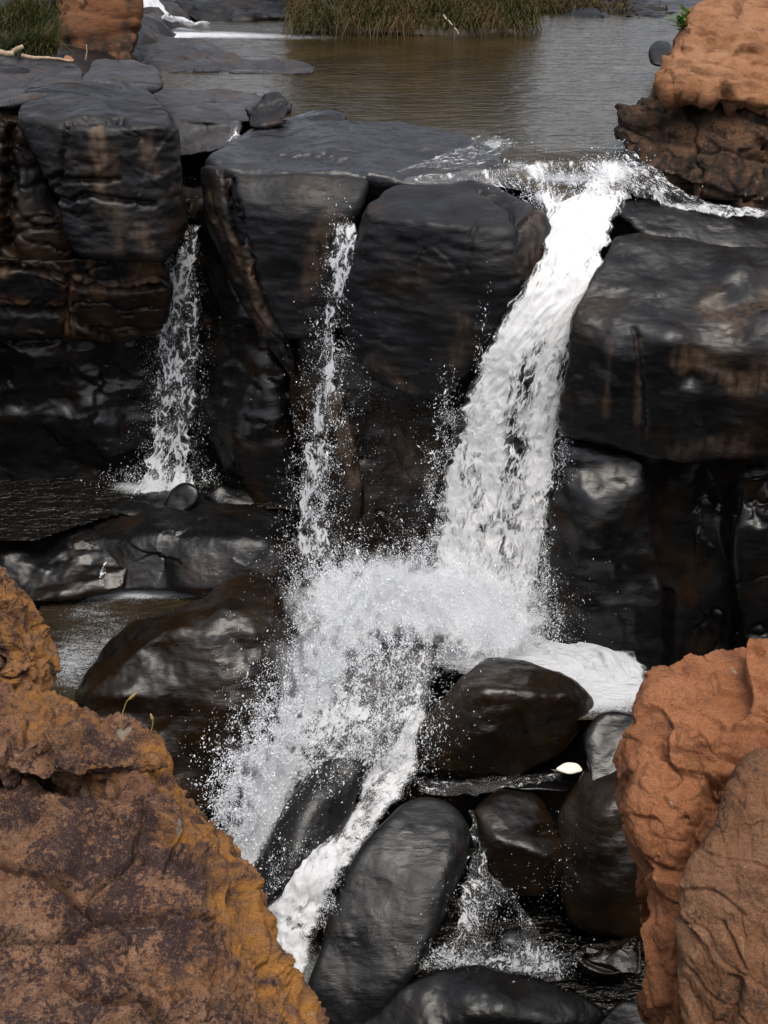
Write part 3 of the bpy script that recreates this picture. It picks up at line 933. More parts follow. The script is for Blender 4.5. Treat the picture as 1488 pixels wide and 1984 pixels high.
# ------------------------------------------------------------------ right side of the main fall
rock('wet_slab', 'dark wet slab right of the fall top under the sideways stream', [
    [(1180, 400, 13.9), (1220, 388, 14.0), (1420, 402, 14.0), (1650, 425, 13.9), (1650, 500, 13.3), (1380, 475, 13.35), (1215, 440, 13.5)]], M['film'], 'rock', disp=WORN, vox=.07, back=.7)
rock('shelf_rock', 'broad black shelf rock right of the main fall, wet on top', [
    [(1165, 455, 13.15), (1215, 440, 13.3), (1330, 470, 13.3), (1488, 500, 13.25), (1650, 510, 13.2), (1138, 540, 12.75), (1092, 605, 12.3), (1090, 650, 12.2), (1230, 640, 11.95), (1330, 690, 11.85),
     (1488, 700, 11.7), (1650, 700, 11.7), (1072, 770, 12.25), (1066, 830, 12.3), (1290, 880, 12.1), (1370, 912, 12.0), (1488, 850, 11.9), (1650, 860, 11.9)]],
    M['shelf'], 'rock', disp=[('fbm', .10, .9), ('fbm', .022, 2.2, (1, 1, 2)), ('fbm', .006, 6, (1, 1, 2.5)), ('rough', .004, 13)], vox=.085, back=1.0, k=.06,
    lumps=[(1430, 535, 45, 30, .16), (1400, 575, 35, 15, .10), (1340, 735, 18, 14, -.12), (1480, 640, 60, 40, .12), (1300, 660, 50, 25, .06), (1190, 690, 30, 60, .08)],
    stains=[([(1240, 660), (1235, 820)], 6, .45), ([(1370, 590), (1440, 620), (1488, 590)], 30, .5), ([(1320, 690), (1380, 720), (1430, 750), (1488, 725)], 22, .6), ([(1330, 880), (1440, 860)], 24, .4), ([(1180, 660), (1175, 800)], 6, .4)],
    grooves=[([(1230, 640), (1245, 740), (1250, 850)], 5, .04)])
rock('wet_pillar', 'glossy black pillar below the shelf rock beside the foam', [
    [(1080, 850, 12.6), (1060, 1000, 12.3), (1250, 890, 12.4), (1055, 1290, 12.05), (1180, 1380, 11.7), (1290, 1380, 11.75), (1288, 1150, 11.95), (1262, 990, 12.15), (1180, 960, 12.15)]], M['wet'], 'rock', disp=SMOOTH + [('fbm', .06, 1.8)], vox=.08, back=.9,
    lumps=[(1150, 1000, 70, 50, .12), (1180, 1180, 60, 40, .05)])
rock('wet_wall', 'black fluted gorge wall at the right edge behind the red boulder', [
    [(1190, 880, 12.9), (1440, 870, 12.5), (1650, 880, 12.5), (1420, 1100, 12.5), (1650, 1440, 11.9), (1270, 1440, 12.2)], [(1430, 920, 12.15), (1650, 900, 12.0), (1650, 1260, 11.7), (1440, 1250, 11.85), (1425, 1080, 12.0)]],
    M['wet'], 'rock', disp=[('fbm', .12, 1., (1.4, 1.4, .6)), ('facet', .10, 1.2, (1.3, 1.3, .5)), ('crack', .05, 1.)], vox=.09, back=.9)
tan = rock('sandstone_boulder', 'layered tan sandstone boulder with dark underside at the upper right', [
    [(1312, 60, 15.3), (1345, 18, 15.8), (1430, -8, 16.2), (1650, -40, 16.2), (1285, 128, 14.9), (1272, 160, 14.7), (1300, 180, 14.4), (1400, 205, 14.2), (1650, 215, 14.0), (1650, 100, 14.3), (1400, 70, 14.7)]],
    M['sand_top'], disp=[('fbm', .10, 1.0), ('strata', .10, 2.4, (.15, .05, 1), .2), ('crack', .07, 1.2, (1, 1, 1), .025), ('facet', .17, 1.6, (1, 1, 1.2), .03), ('facet', .05, 4., (1, 1, 1.4), .04), ('rough', .008, 15)], vox=.075, back=1.2, k=.035, ku=.02,
    stains=[([(1215, 200), (1215, 285), (1300, 310), (1400, 345), (1488, 370)], 42, .95), ([(1290, 240), (1300, 290)], 30, .9), ([(1390, 300), (1440, 300), (1480, 330)], 26, .9), ([(1240, 190), (1310, 225), (1400, 215), (1488, 235)], 14, 1.)],  # last stroke darkens the gap between the two beds
    grooves=[([(1290, 205), (1340, 212), (1400, 216), (1520, 242)], 11, .4), ([(1340, 150), (1420, 160)], 4, .05), ([(1352, 150), (1355, 195)], 4, .06)])
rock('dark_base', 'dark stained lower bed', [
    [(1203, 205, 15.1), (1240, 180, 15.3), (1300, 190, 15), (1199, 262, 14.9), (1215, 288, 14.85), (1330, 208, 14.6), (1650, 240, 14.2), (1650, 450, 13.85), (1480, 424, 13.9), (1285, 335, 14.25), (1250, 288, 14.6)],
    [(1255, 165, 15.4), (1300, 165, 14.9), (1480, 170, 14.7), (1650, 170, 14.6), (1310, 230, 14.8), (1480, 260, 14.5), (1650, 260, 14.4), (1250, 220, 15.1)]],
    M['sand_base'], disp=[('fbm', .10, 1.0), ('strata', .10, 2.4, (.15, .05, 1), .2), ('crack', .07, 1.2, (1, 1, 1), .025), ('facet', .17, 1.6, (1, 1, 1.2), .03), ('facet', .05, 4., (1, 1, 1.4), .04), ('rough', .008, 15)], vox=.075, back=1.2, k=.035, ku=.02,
    stains=[([(1215, 200), (1215, 285), (1300, 310), (1400, 345), (1488, 370)], 42, .95), ([(1290, 240), (1300, 290)], 30, .9), ([(1390, 300), (1440, 300), (1480, 330)], 26, .9), ([(1240, 190), (1310, 225), (1400, 215), (1488, 235)], 14, 1.)],  # fourth stroke repeats the dark band along the bed gap
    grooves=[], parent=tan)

# ------------------------------------------------------------------ boulders in the gorge
rock('wet_terrace', 'glistening rounded terrace of wet rock above the left pool', [
    [(120, 1055, 13.5), (205, 980, 14.25), (330, 945, 14.6), (450, 940, 14.6), (565, 985, 14.2), (600, 1110, 13.2), (430, 1145, 12.9), (200, 1150, 12.95), (340, 1035, 13.35), (500, 1050, 13.2)]],
    M['wet'], 'rock', disp=[('fbm', .08, 1.1), ('facet', .07, 1.3, (1, 1, 1), .25), ('rough', .003, 14)], vox=.07, back=.8)
rock('wet_ledge', 'low wet ledge at the left edge between the dark pool and brown pool', [
    [(-150, 1025, 13.8), (255, 972, 14.4), (60, 1048, 13.5), (250, 1040, 13.5), (245, 1140, 12.9), (180, 1130, 13.0), (60, 1170, 12.7), (-150, 1190, 12.6)]], M['wet'], 'rock', disp=[('fbm', .12, 1.2), ('fbm', .04, 2.6, (1, 1, 2)), ('rough', .003, 14)], vox=.08, back=.7)
rock('boulder', 'small shiny boulder standing at the foot of the left fall', [
    [(306, 1000, 13.9), (326, 950, 14.05), (360, 934, 14.1), (386, 950, 14.0), (380, 978, 13.9), (340, 1004, 13.8)]], M['wet'], disp=[('fbm', .05, 2)], vox=.045, back=.35, k=.05)
rock('stone', 'low black stone left of the shiny boulder under the left fall', [[(205, 985, 14), (230, 965, 14.1), (290, 968, 14.1), (305, 995, 13.9), (250, 1005, 13.8)]], M['wet'], 'stone', disp=SMOOTH, vox=.05, back=.3)
rock('stone', 'low black stone right of the shiny boulder under the left fall', [[(390, 965, 14.2), (420, 935, 14.3), (480, 945, 14.3), (500, 975, 14.1), (440, 990, 14.0)]], M['wet'], 'stone', disp=SMOOTH, vox=.05, back=.3)
rock('boulder', 'large wet brown black boulder between the left pool and the splash', [
    [(128, 1362, 10.95), (190, 1262, 11.35), (285, 1190, 11.6), (400, 1148, 11.8), (480, 1110, 12.0), (548, 1116, 11.9), (580, 1190, 11.45), (577, 1270, 11.2), (510, 1225, 10.95), (400, 1178, 11.25), (270, 1245, 10.9),
     (548, 1340, 10.85), (520, 1420, 10.5), (430, 1570, 10.1), (300, 1660, 9.9), (150, 1640, 10.0), (90, 1450, 10.5)]],
    M['wetbrown'], disp=[('fbm', .08, .9), ('fbm', .06, 1.3), ('fbm', .03, 2.6), ('fbm', .006, 7), ('rough', .003, 12)], vox=.075, back=1.1, k=.04, warp=(.05, .9),
    lumps=[(310, 1260, 60, 40, -.10), (230, 1345, 60, 20, .08), (450, 1190, 60, 30, .05)])
rock('boulder', 'rounded black boulder in front of the foam pool', [
    [(806, 1440, 10.6), (822, 1385, 10.75), (880, 1312, 10.95), (940, 1274, 11.15), (1000, 1276, 11.15), (1100, 1308, 11.0), (1154, 1366, 10.8), (1130, 1405, 10.6), (1090, 1462, 10.5), (1010, 1503, 10.4), (900, 1508, 10.35), (825, 1484, 10.4),
     (900, 1345, 10.45), (1000, 1335, 10.45), (1100, 1350, 10.55), (960, 1440, 10.2)]],
    M['wetbrown'], disp=[('fbm', .06, 1.), ('fbm', .05, 1.5), ('fbm', .02, 3.2), ('fbm', .006, 7), ('rough', .003, 14)], vox=.06, back=.8, k=.035, warp=(.04, 1.))
rock('rock_slab', 'rock slab under the splashing sheet of water below the main fall', [
    [(590, 1330, 11.3), (650, 1270, 11.6), (750, 1235, 11.8), (850, 1255, 11.6), (840, 1350, 11.1), (790, 1460, 10.6), (650, 1510, 10.4), (560, 1450, 10.6), (700, 1330, 11.1)]], M['film'], 'rock', disp=SMOOTH + [('fbm', .1, 1.5)], vox=.07, back=.9)
rock('rock_hump', 'smooth dark hump of rock between the two lower streams', [
    [(470, 1710, 9.3), (515, 1620, 9.6), (570, 1535, 10.0), (640, 1465, 10.3), (720, 1470, 10.3), (700, 1560, 9.9), (650, 1660, 9.5), (570, 1690, 9.2), (520, 1760, 9.0), (480, 1790, 9.0), (590, 1580, 9.6)]], M['film'], 'rock', disp=SMOOTH, vox=.06, back=.8)
rock('boulder', 'big smooth grey black boulder at the bottom beside the lower chute', [
    [(808, 1542, 9.95), (872, 1550, 9.95), (918, 1600, 9.75), (916, 1662, 9.45), (752, 1582, 9.7), (700, 1650, 9.4), (640, 1760, 9.0), (610, 1870, 8.7), (582, 1960, 8.35), (600, 2040, 8.2), (700, 2040, 8.1), (850, 1790, 8.8), (790, 1900, 8.4), (870, 1665, 9.2)]],
    M['film'], disp=[('fbm', .06, 1.), ('fbm', .02, 2.5), ('rough', .003, 10)], vox=.065, back=.9, k=.035)
rock('boulder', 'medium brown black boulder right of the big smooth boulder with a notched top', [
    [(915, 1560, 9.9), (960, 1528, 10.1), (1040, 1534, 10.1), (1068, 1572, 9.95), (1092, 1625, 9.7), (1090, 1685, 9.5), (1055, 1725, 9.35), (965, 1725, 9.35), (930, 1655, 9.5), (1060, 1650, 9.4), (960, 1610, 9.55)]],
    M['wetbrown'], disp=SMOOTH, vox=.05, back=.7, lumps=[(1060, 1605, 25, 10, -.12)])
rock('boulder', 'dark rounded boulder half hidden behind the red sandstone', [
    [(1082, 1570, 9.9), (1120, 1505, 10.1), (1180, 1452, 10.4), (1260, 1440, 10.4), (1280, 1600, 9.6), (1260, 1820, 9.0), (1110, 1790, 9.2), (1082, 1690, 9.5), (1180, 1560, 9.6), (1150, 1690, 9.3)]], M['wetbrown'], k=.03, disp=SMOOTH, vox=.06, back=.8)
rock('boulder', 'black boulder between the white foam pool and the red sandstone boulder', [
    [(1135, 1425, 10.4), (1165, 1384, 10.52), (1235, 1384, 10.52), (1290, 1440, 10.3), (1260, 1520, 9.95), (1145, 1520, 9.95)]], M['wet'], disp=SMOOTH, vox=.06, back=.6)
rock('flat_stone', 'thin flat wet stone below the rounded black boulder', [[(990, 1510, 10.4), (1050, 1500, 10.5), (1115, 1512, 10.4), (1105, 1532, 10.2), (1000, 1530, 10.2)]], M['wet'], 'stone', disp=SMOOTH, vox=.045, back=.25)
rock('pale_stone', 'small pale cream stone lying in the water under the rounded boulder', [[(1076, 1490, 10.2), (1096, 1478, 10.25), (1120, 1481, 10.25), (1129, 1494, 10.2), (1103, 1501, 10.15)]], M['pale'], 'stone', disp=(), vox=.02, back=.08, k=.02, warp=(.01, 3))
rock('rock_slab', 'long curved black slab at the bottom edge of the photo', [
    [(640, 2040, 8.0), (780, 1905, 8.4), (870, 1868, 8.55), (950, 1875, 8.55), (1050, 1912, 8.4), (1140, 1925, 8.35), (1178, 1965, 8.2), (1170, 2060, 7.9), (900, 1950, 8.1), (1050, 1965, 8.05), (800, 2060, 7.8)]], M['wet'], 'rock', disp=SMOOTH, vox=.06, back=.6)
rock('boulder', 'small grey black rock at the foot of the red boulder at the bottom edge', [[(1130, 2010, 7.9), (1200, 1940, 8.1), (1270, 1950, 8.1), (1300, 2060, 7.7), (1130, 2060, 7.7)]], M['film'], disp=SMOOTH, vox=.06, back=.5)
rock('stone', 'small rough brown stone at the right edge of the bottom foam', [[(1095, 1850, 8.7), (1130, 1815, 8.8), (1240, 1810, 8.8), (1250, 1900, 8.4), (1150, 1900, 8.5)]], M['wetbrown'], 'stone', disp=BLOCKY, vox=.05, back=.5)
rock('stone', 'dark stone with water parting around it in the bottom foam', [[(960, 1830, 8.85), (985, 1800, 8.95), (1010, 1805, 8.95), (1020, 1850, 8.75), (980, 1870, 8.7)]], M['wet'], 'stone', disp=SMOOTH, vox=.04, back=.3)

# ------------------------------------------------------------------ foreground sandstone
outcrop = rock('sandstone_outcrop', 'lichened orange brown sandstone outcrop filling the lower left corner', [
    {'back': 2.4, 'pts': [(-150, 1505, 5.1), (100, 1505, 5.0), (240, 1500, 4.95), (312, 1492, 4.95), (345, 1540, 4.75), (400, 1600, 4.6), (465, 1695, 4.4), (505, 1800, 4.2), (530, 1905, 4.0), (600, 1984, 3.85), (640, 2120, 3.6),
        (320, 1575, 4.5), (425, 1730, 4.1), (430, 1860, 3.8), (420, 1984, 3.5), (-150, 1640, 4.4), (100, 1640, 4.35), (-150, 2120, 3.1), (200, 2120, 3.15), (420, 2120, 3.25)]}],
    M['sand_left'], 'rock', disp=[('fbm', .055, 1.7), ('strata', .09, 2.6, (.1, -.35, 1), .3), ('facet', .09, 1.5, (1, 1, 1.3), .03), ('facet', .05, 3.8, (1, 1, 1.6), .03), ('facet', .02, 10., (1, 1, 1.6), .04), ('crack', .09, 2.0, (.6, .6, 1.5), .025), ('crack', .03, 5.0, (.6, .6, 1.6), .03), ('fbm', .008, 8), ('knob', .022, 11), ('rough', .007, 30, (1, 1, 1.5))],
    vox=.06, lev=3, k=.035, ku=.012, warp=(.04, 1.6), shrink=.75,
    stains=[([(330, 1490), (410, 1610), (480, 1710), (510, 1800), (545, 1920), (600, 2000)], 62, 1.1), ([(0, 1120), (40, 1220), (60, 1330), (130, 1385)], 60, .8), ([(170, 1500), (260, 1490)], 20, .7), ([(300, 1900), (420, 1870)], 30, .5)],
    grooves=[([(-50, 1505), (60, 1508), (150, 1532), (215, 1537)], 12, .22), ([(-60, 1690), (100, 1715), (190, 1765), (300, 1772), (430, 1775)], 6, .13), ([(120, 1925), (200, 1950), (300, 1955)], 9, .14), ([(0, 1410), (90, 1430), (130, 1460)], 7, .10), ([(-60, 1600), (80, 1620), (210, 1600), (330, 1640)], 5, .05),
             ([(200, 1765), (100, 1825), (-60, 1840)], 6, .11), ([(395, 1985), (425, 1870), (415, 1800)], 5, .03), ([(140, 1460), (230, 1470), (300, 1490)], 5, .05)],
    lumps=[(430, 1680, 12, 10, .03), (350, 1530, 12, 10, .03), (70, 1240, 14, 20, .05), (200, 1610, 120, 60, .05), (300, 1830, 120, 40, .05)])
rock('ledge', 'overhanging ledge', [
    {'back': 1.2, 'pts': [(-150, 1345, 5.6), (60, 1345, 5.6), (120, 1378, 5.5), (180, 1402, 5.4), (250, 1420, 5.3), (302, 1450, 4.95), (318, 1480, 4.8), (210, 1490, 4.68), (-150, 1490, 4.7), (60, 1400, 5.1), (200, 1430, 4.9)]}],
    M['sand_left'], 'rock', disp=[('fbm', .055, 1.7), ('strata', .09, 2.6, (.1, -.35, 1), .3), ('facet', .09, 1.5, (1, 1, 1.3), .03), ('facet', .05, 3.8, (1, 1, 1.6), .03), ('facet', .02, 10., (1, 1, 1.6), .04), ('crack', .09, 2.0, (.6, .6, 1.5), .025), ('crack', .03, 5.0, (.6, .6, 1.6), .03), ('fbm', .008, 8), ('knob', .022, 11), ('rough', .007, 30, (1, 1, 1.5))],
    vox=.06, lev=3, k=.035, ku=.012, warp=(.04, 1.6), shrink=.75,
    stains=[([(330, 1490), (410, 1610), (480, 1710), (510, 1800), (545, 1920), (600, 2000)], 62, 1.1), ([(0, 1120), (40, 1220), (60, 1330), (130, 1385)], 60, .8), ([(170, 1500), (260, 1490)], 20, .7), ([(300, 1900), (420, 1870)], 30, .5)],
    grooves=[([(-50, 1505), (60, 1508), (150, 1532), (215, 1537)], 12, .22), ([(-60, 1690), (100, 1715), (190, 1765), (300, 1772), (430, 1775)], 6, .13), ([(120, 1925), (200, 1950), (300, 1955)], 9, .14), ([(0, 1410), (90, 1430), (130, 1460)], 7, .10), ([(-60, 1600), (80, 1620), (210, 1600), (330, 1640)], 5, .05),
             ([(200, 1765), (100, 1825), (-60, 1840)], 6, .11), ([(395, 1985), (425, 1870), (415, 1800)], 5, .03), ([(140, 1460), (230, 1470), (300, 1490)], 5, .05)],
    lumps=[(430, 1680, 12, 10, .03), (350, 1530, 12, 10, .03), (70, 1240, 14, 20, .05), (200, 1610, 120, 60, .05), (300, 1830, 120, 40, .05)], parent=outcrop)
rock('buttress', 'upright buttress', [
    {'back': 1.0, 'pts': [(-150, 1075, 6.0), (-5, 1090, 6.0), (20, 1130, 5.95), (50, 1185, 5.9), (70, 1232, 5.8), (62, 1262, 5.8), (72, 1300, 5.75), (90, 1355, 5.7), (60, 1380, 5.6), (-150, 1380, 5.5)]}],
    M['sand_left'], 'rock', disp=[('fbm', .055, 1.7), ('strata', .09, 2.6, (.1, -.35, 1), .3), ('facet', .09, 1.5, (1, 1, 1.3), .03), ('facet', .05, 3.8, (1, 1, 1.6), .03), ('facet', .02, 10., (1, 1, 1.6), .04), ('crack', .09, 2.0, (.6, .6, 1.5), .025), ('crack', .03, 5.0, (.6, .6, 1.6), .03), ('fbm', .008, 8), ('knob', .022, 11), ('rough', .007, 30, (1, 1, 1.5))],
    vox=.06, lev=3, k=.035, ku=.012, warp=(.04, 1.6), shrink=.75,
    stains=[([(330, 1490), (410, 1610), (480, 1710), (510, 1800), (545, 1920), (600, 2000)], 62, 1.1), ([(0, 1120), (40, 1220), (60, 1330), (130, 1385)], 60, .8), ([(170, 1500), (260, 1490)], 20, .7), ([(300, 1900), (420, 1870)], 30, .5)],
    grooves=[([(-50, 1505), (60, 1508), (150, 1532), (215, 1537)], 12, .22), ([(-60, 1690), (100, 1715), (190, 1765), (300, 1772), (430, 1775)], 6, .13), ([(120, 1925), (200, 1950), (300, 1955)], 9, .14), ([(0, 1410), (90, 1430), (130, 1460)], 7, .10), ([(-60, 1600), (80, 1620), (210, 1600), (330, 1640)], 5, .05),
             ([(200, 1765), (100, 1825), (-60, 1840)], 6, .11), ([(395, 1985), (425, 1870), (415, 1800)], 5, .03), ([(140, 1460), (230, 1470), (300, 1490)], 5, .05)],
    lumps=[(430, 1680, 12, 10, .03), (350, 1530, 12, 10, .03), (70, 1240, 14, 20, .05), (200, 1610, 120, 60, .05), (300, 1830, 120, 40, .05)], parent=outcrop)
rock('red_boulder', 'smooth red brown sandstone boulder at the lower right', [
    [(1259, 1345, 6.05), (1280, 1305, 6.15), (1300, 1286, 6.2), (1390, 1270, 6.2), (1450, 1250, 6.2), (1650, 1225, 6.3), (1262, 1395, 5.85), (1234, 1500, 5.5), (1216, 1532, 5.4), (1236, 1640, 5.2), (1247, 1800, 4.9), (1262, 1900, 4.7),
     (1294, 1984, 4.55), (1312, 2120, 4.35), (1312, 1400, 5.6), (1420, 1430, 5.45), (1650, 1400, 5.5), (1340, 1650, 5.0), (1650, 2120, 4.2)]],
    M['sand_right'], disp=[('fbm', .06, 1.5), ('facet', .15, 1.5, (1, 1, 1), .02), ('facet', .045, 3.6, (1, 1, 1), .03), ('facet', .015, 8., (1, 1, 1), .04), ('facet', .007, 14, (1, 1, 1), .05), ('crack', .03, 2.2, (1, 1, 1), .02), ('fbm', .006, 9), ('rough', .004, 26)], vox=.06, lev=3, back=1.6, k=.04, warp=(.04, 1.5),
    grooves=[([(1370, 1560), (1400, 1500), (1470, 1510)], 22, .16), ([(1330, 1690), (1350, 1600), (1390, 1540)], 14, .10), ([(1330, 1780), (1310, 1860), (1340, 1960)], 12, .06), ([(1360, 1450), (1480, 1480)], 7, .04), ([(1240, 1660), (1280, 1680), (1330, 1700)], 5, .03)],
    lumps=[(1280, 1340, 40, 30, .04), (1300, 1620, 40, 60, .06), (1330, 1440, 60, 40, .05)])
rock('brown_slab', 'brown sandstone slab with pale flecks leaning against the red boulder', [
    [(1488, 1450, 5.0), (1650, 1430, 5.05), (1448, 1475, 4.95), (1445, 1520, 4.8), (1395, 1600, 4.75), (1312, 1735, 4.55), (1332, 1800, 4.45), (1342, 1984, 4.2), (1345, 2120, 4.0), (1650, 2120, 3.75), (1650, 1650, 4.5), (1420, 1800, 4.3)]],
    M['sand_slab'], 'rock', disp=[('fbm', .05, 1.8), ('strata', .03, 5, (.5, .3, 1), .3), ('facet', .035, 2.6, (1, 1, 1), .04), ('facet', .014, 8., (1.8, 1, .6), .04), ('facet', .006, 17., (1.8, 1, .6), .05), ('rough', .003, 28)], vox=.06, lev=3, back=.45, k=.03, warp=(.03, 1.6),
    grooves=[([(1420, 1900), (1430, 1945), (1400, 1990)], 12, .05), ([(1400, 1790), (1440, 1880)], 4, .03)])
for nm, lb, px in (('grass_stalk', 'tall curved dry grass stalk rising from the lichened outcrop', [(231, 1415, 5.2), (236, 1385, 5.2), (246, 1358, 5.2), (264, 1343, 5.2)]),
                   ('grass_stalk', 'shorter dry grass stalk leaning beside the tall curved one', [(284, 1445, 5.15), (292, 1418, 5.15), (297, 1398, 5.15), (292, 1384, 5.15)])):
    st_ = stick(nm, lb, 'grass stalk', px, .0035, .003, M['stalk'])
    a_, b_ = P(*px[-2]), P(*px[-1])
    V_, Q_ = tube([a_ + (b_ - a_) * t for t in np.linspace(.1, 1.1, 7)], [.003, .006, .008, .008, .007, .005, .002])
    mesh_obj('seed_head', V_, Q_, M['stalk'], parent=st_)


def leaves(name, label, cx, cy, cd, n, spread, size, mat, seed):
    r = np.random.RandomState(seed)
    B = P(cx, cy, cd) + r.randn(n, 3) * spread
    V, Q = [], []
    for i in range(n):
        a, t = r.rand() * 6.28, r.randn() * .5
        d = np.array([math.cos(a), math.sin(a), .3 + t]); d /= np.linalg.norm(d)
        s = np.cross(d, [0, .3, 1]); s /= np.linalg.norm(s)
        L = size * (.6 + .8 * r.rand())
        k = len(V)
        V += [B[i], B[i] + d * L * .5 + s * L * .3, B[i] + d * L, B[i] + d * L * .5 - s * L * .3]
        Q.append([k, k + 1, k + 2, k + 3])
    o = mesh_obj(name, np.array(V), np.array(Q), mat, {'tone': np.repeat(r.rand(n), 4)})
    return tag(o, label, 'plant')


leaves('leafy_plant', 'small bright green plant growing behind the tan sandstone boulder', 1328, 42, 15.9, 160, np.array([.07, .05, .05]), .09, M['leaf'], 4)

# ------------------------------------------------------------------ falling water
def crom(A, t):
    n = len(A)
    x = np.clip(t * (n - 1), 0, n - 1.0001)
    i = x.astype(int); f = (x - i)[:, None]
    g = lambda k: A[np.clip(k, 0, n - 1)]
    p0, p1, p2, p3 = g(i - 1), g(i), g(i + 1), g(i + 2)
    return .5 * (2 * p1 + (p2 - p0) * f + (2 * p0 - 5 * p1 + 4 * p2 - p3) * f ** 2 + (3 * p1 - p0 - 3 * p2 + p3) * f ** 3)


def flow(name, label, rows, mat, cell=.02, bulge=.12, thick=.1, disp=.05, cov=.9, edge=.25, ends=(.05, .05), holes=(), seed=1, cat='waterfall', edgecut=.8, sc=3.5, parent=None, lob=0, strand=.24):
    L = np.array([P(*r[:3]) for r in rows]); R = np.array([P(*r[3:]) for r in rows])
    t = np.linspace(0, 1, 200)
    mid = (crom(L, t) + crom(R, t)) / 2
    ln = np.linalg.norm(np.diff(mid, axis=0), axis=1).sum()
    nv = max(int(ln / cell), 6)
    t = np.linspace(0, 1, nv)
    l, r = crom(L, t), crom(R, t)
    wd = np.linalg.norm(r - l, axis=1)
    nu = max(int(wd.max() / cell), 6)
    s = np.linspace(0, 1, nu)
    A = l[:, None] + (r - l)[:, None] * s[None, :, None]
    mid = (l + r) / 2
    arc = np.concatenate([[0], np.cumsum(np.linalg.norm(np.diff(mid, axis=0), axis=1))])
    T = np.gradient(mid, axis=0)
    N = np.cross(r - l, T); N /= np.linalg.norm(N, axis=1)[:, None] + 1e-9
    N *= np.sign(-(N @ VIEW))[:, None]
    prof = np.sqrt(np.clip(4 * s * (1 - s), 0, 1))
    acr = (s[None, :] - .5) * wd[:, None]
    ARC = np.broadcast_to(arc[:, None], acr.shape)
    q = np.stack([acr.ravel(), ARC.ravel() * strand, np.full(acr.size, seed * 3.1)], 1)
    d = fbm(q * sc, 4) + .35 * (1 - 2 * np.abs(perlin(q * sc * 2.7 + 9))) + lob * (1 - 2 * np.abs(perlin(q * np.array([1, 2.5, 1]) * sc * .8 + 3)))
    d = d.reshape(acr.shape) * disp
    front = A + N[:, None] * (prof[None, :] * bulge * np.minimum(1, wd / wd.max())[:, None] + d * (.3 + .7 * prof[None, :]))[..., None]
    jag = fbm(np.stack([ARC.ravel() * 5, np.sign(acr.ravel()), np.full(acr.size, seed)], 1), 3).reshape(acr.shape)
    front += ((r - l) / (wd[:, None] + 1e-9))[:, None] * (jag * .09 * np.abs(2 * s - 1)[None, :] ** 3)[..., None]
    backp = A - N[:, None] * (thick * prof[None, :])[..., None]
    V = np.concatenate([front.reshape(-1, 3), backp.reshape(-1, 3)])
    i = np.arange(nv * nu).reshape(nv, nu)
    Q = np.stack([i[:-1, :-1].ravel(), i[:-1, 1:].ravel(), i[1:, 1:].ravel(), i[1:, :-1].ravel()], 1)
    m = nv * nu
    ring = np.concatenate([i[0, :], i[1:, -1], i[-1, -2::-1], i[-2:0:-1, 0]])
    rn = np.roll(ring, -1)
    Q = np.concatenate([Q, Q[:, ::-1] + m, np.stack([ring, ring + m, rn + m, rn], 1)])
    e = np.minimum(s, 1 - s) * 2
    cv = cov - edgecut * (1 - sstep(0, edge, e))[None, :] * np.ones((nv, 1))
    te = (1 - sstep(0, max(ends[0], 1e-4), t)) + (1 - sstep(0, max(ends[1], 1e-4), 1 - t))
    cv = cv - .9 * te[:, None]
    u, v = proj(front.reshape(-1, 3))
    cv = cv.ravel() + blobs(u, v, holes)
    cvb = np.full(m, -1.)
    uv = np.stack([acr.ravel() + seed * 2.3, ARC.ravel()], 1)
    o = mesh_obj(name, V, Q, mat, {'cov': np.concatenate([np.clip(cv, -1, 1.6), cvb])}, np.concatenate([uv, uv]), parent=parent)
    if parent is None: tag(o, label, cat)
    return o


flow('waterfall', 'main white waterfall pouring between the hanging block and the shelf rock', [
    (1000, 322, 14.1, 1215, 318, 14.0), (1030, 372, 13.75, 1212, 375, 13.7), (1050, 430, 13.35, 1192, 430, 13.35), (1046, 490, 13.0, 1172, 490, 13.0), (1005, 560, 12.75, 1165, 555, 12.75), (955, 650, 12.65, 1122, 650, 12.55),
    (905, 760, 12.65, 1100, 760, 12.5), (868, 860, 12.65, 1085, 860, 12.5), (848, 980, 12.6, 1075, 980, 12.4), (838, 1080, 12.5, 1055, 1100, 12.3), (815, 1180, 12.4, 1040, 1200, 12.2), (800, 1260, 12.2, 1030, 1290, 12.0)],
    M['white'], .014, .13, .12, .028, .98, .26, (.03, .04), lob=.2, sc=4., strand=.5,
    holes=[(1020, 730, 25, 60, -.42), (1000, 850, 28, 90, -.55), (985, 990, 30, 60, -.4), (975, 1080, 30, 60, -.35), (1040, 680, 20, 30, -.3), (1095, 345, 45, 30, -.7), (900, 950, 25, 150, -.12), (1110, 345, 42, 30, -1.), (1110, 480, 50, 40, .2), (950, 720, 40, 200, .25), (930, 700, 15, 200, -.05), (1190, 360, 15, 25, -.3)])
flow('waterfall', 'thin lacy waterfall at the left in front of the dark cave wall', [
    (362, 432, 15.1, 390, 432, 15.1), (355, 470, 15.0, 385, 470, 15.0), (335, 510, 14.95, 382, 510, 14.95), (318, 580, 14.9, 388, 580, 14.85), (300, 660, 14.85, 390, 660, 14.8), (294, 760, 14.8, 385, 760, 14.75), (290, 850, 14.7, 372, 850, 14.65), (275, 920, 14.55, 375, 920, 14.55), (240, 960, 14.4, 400, 960, 14.4)],
    M['lacy'], .016, .06, .04, .05, .5, .2, (.03, .03), holes=[(365, 500, 20, 50, .3), (340, 850, 40, 30, .12), (300, 945, 70, 20, .6), (330, 800, 40, 30, -.2)], seed=2)
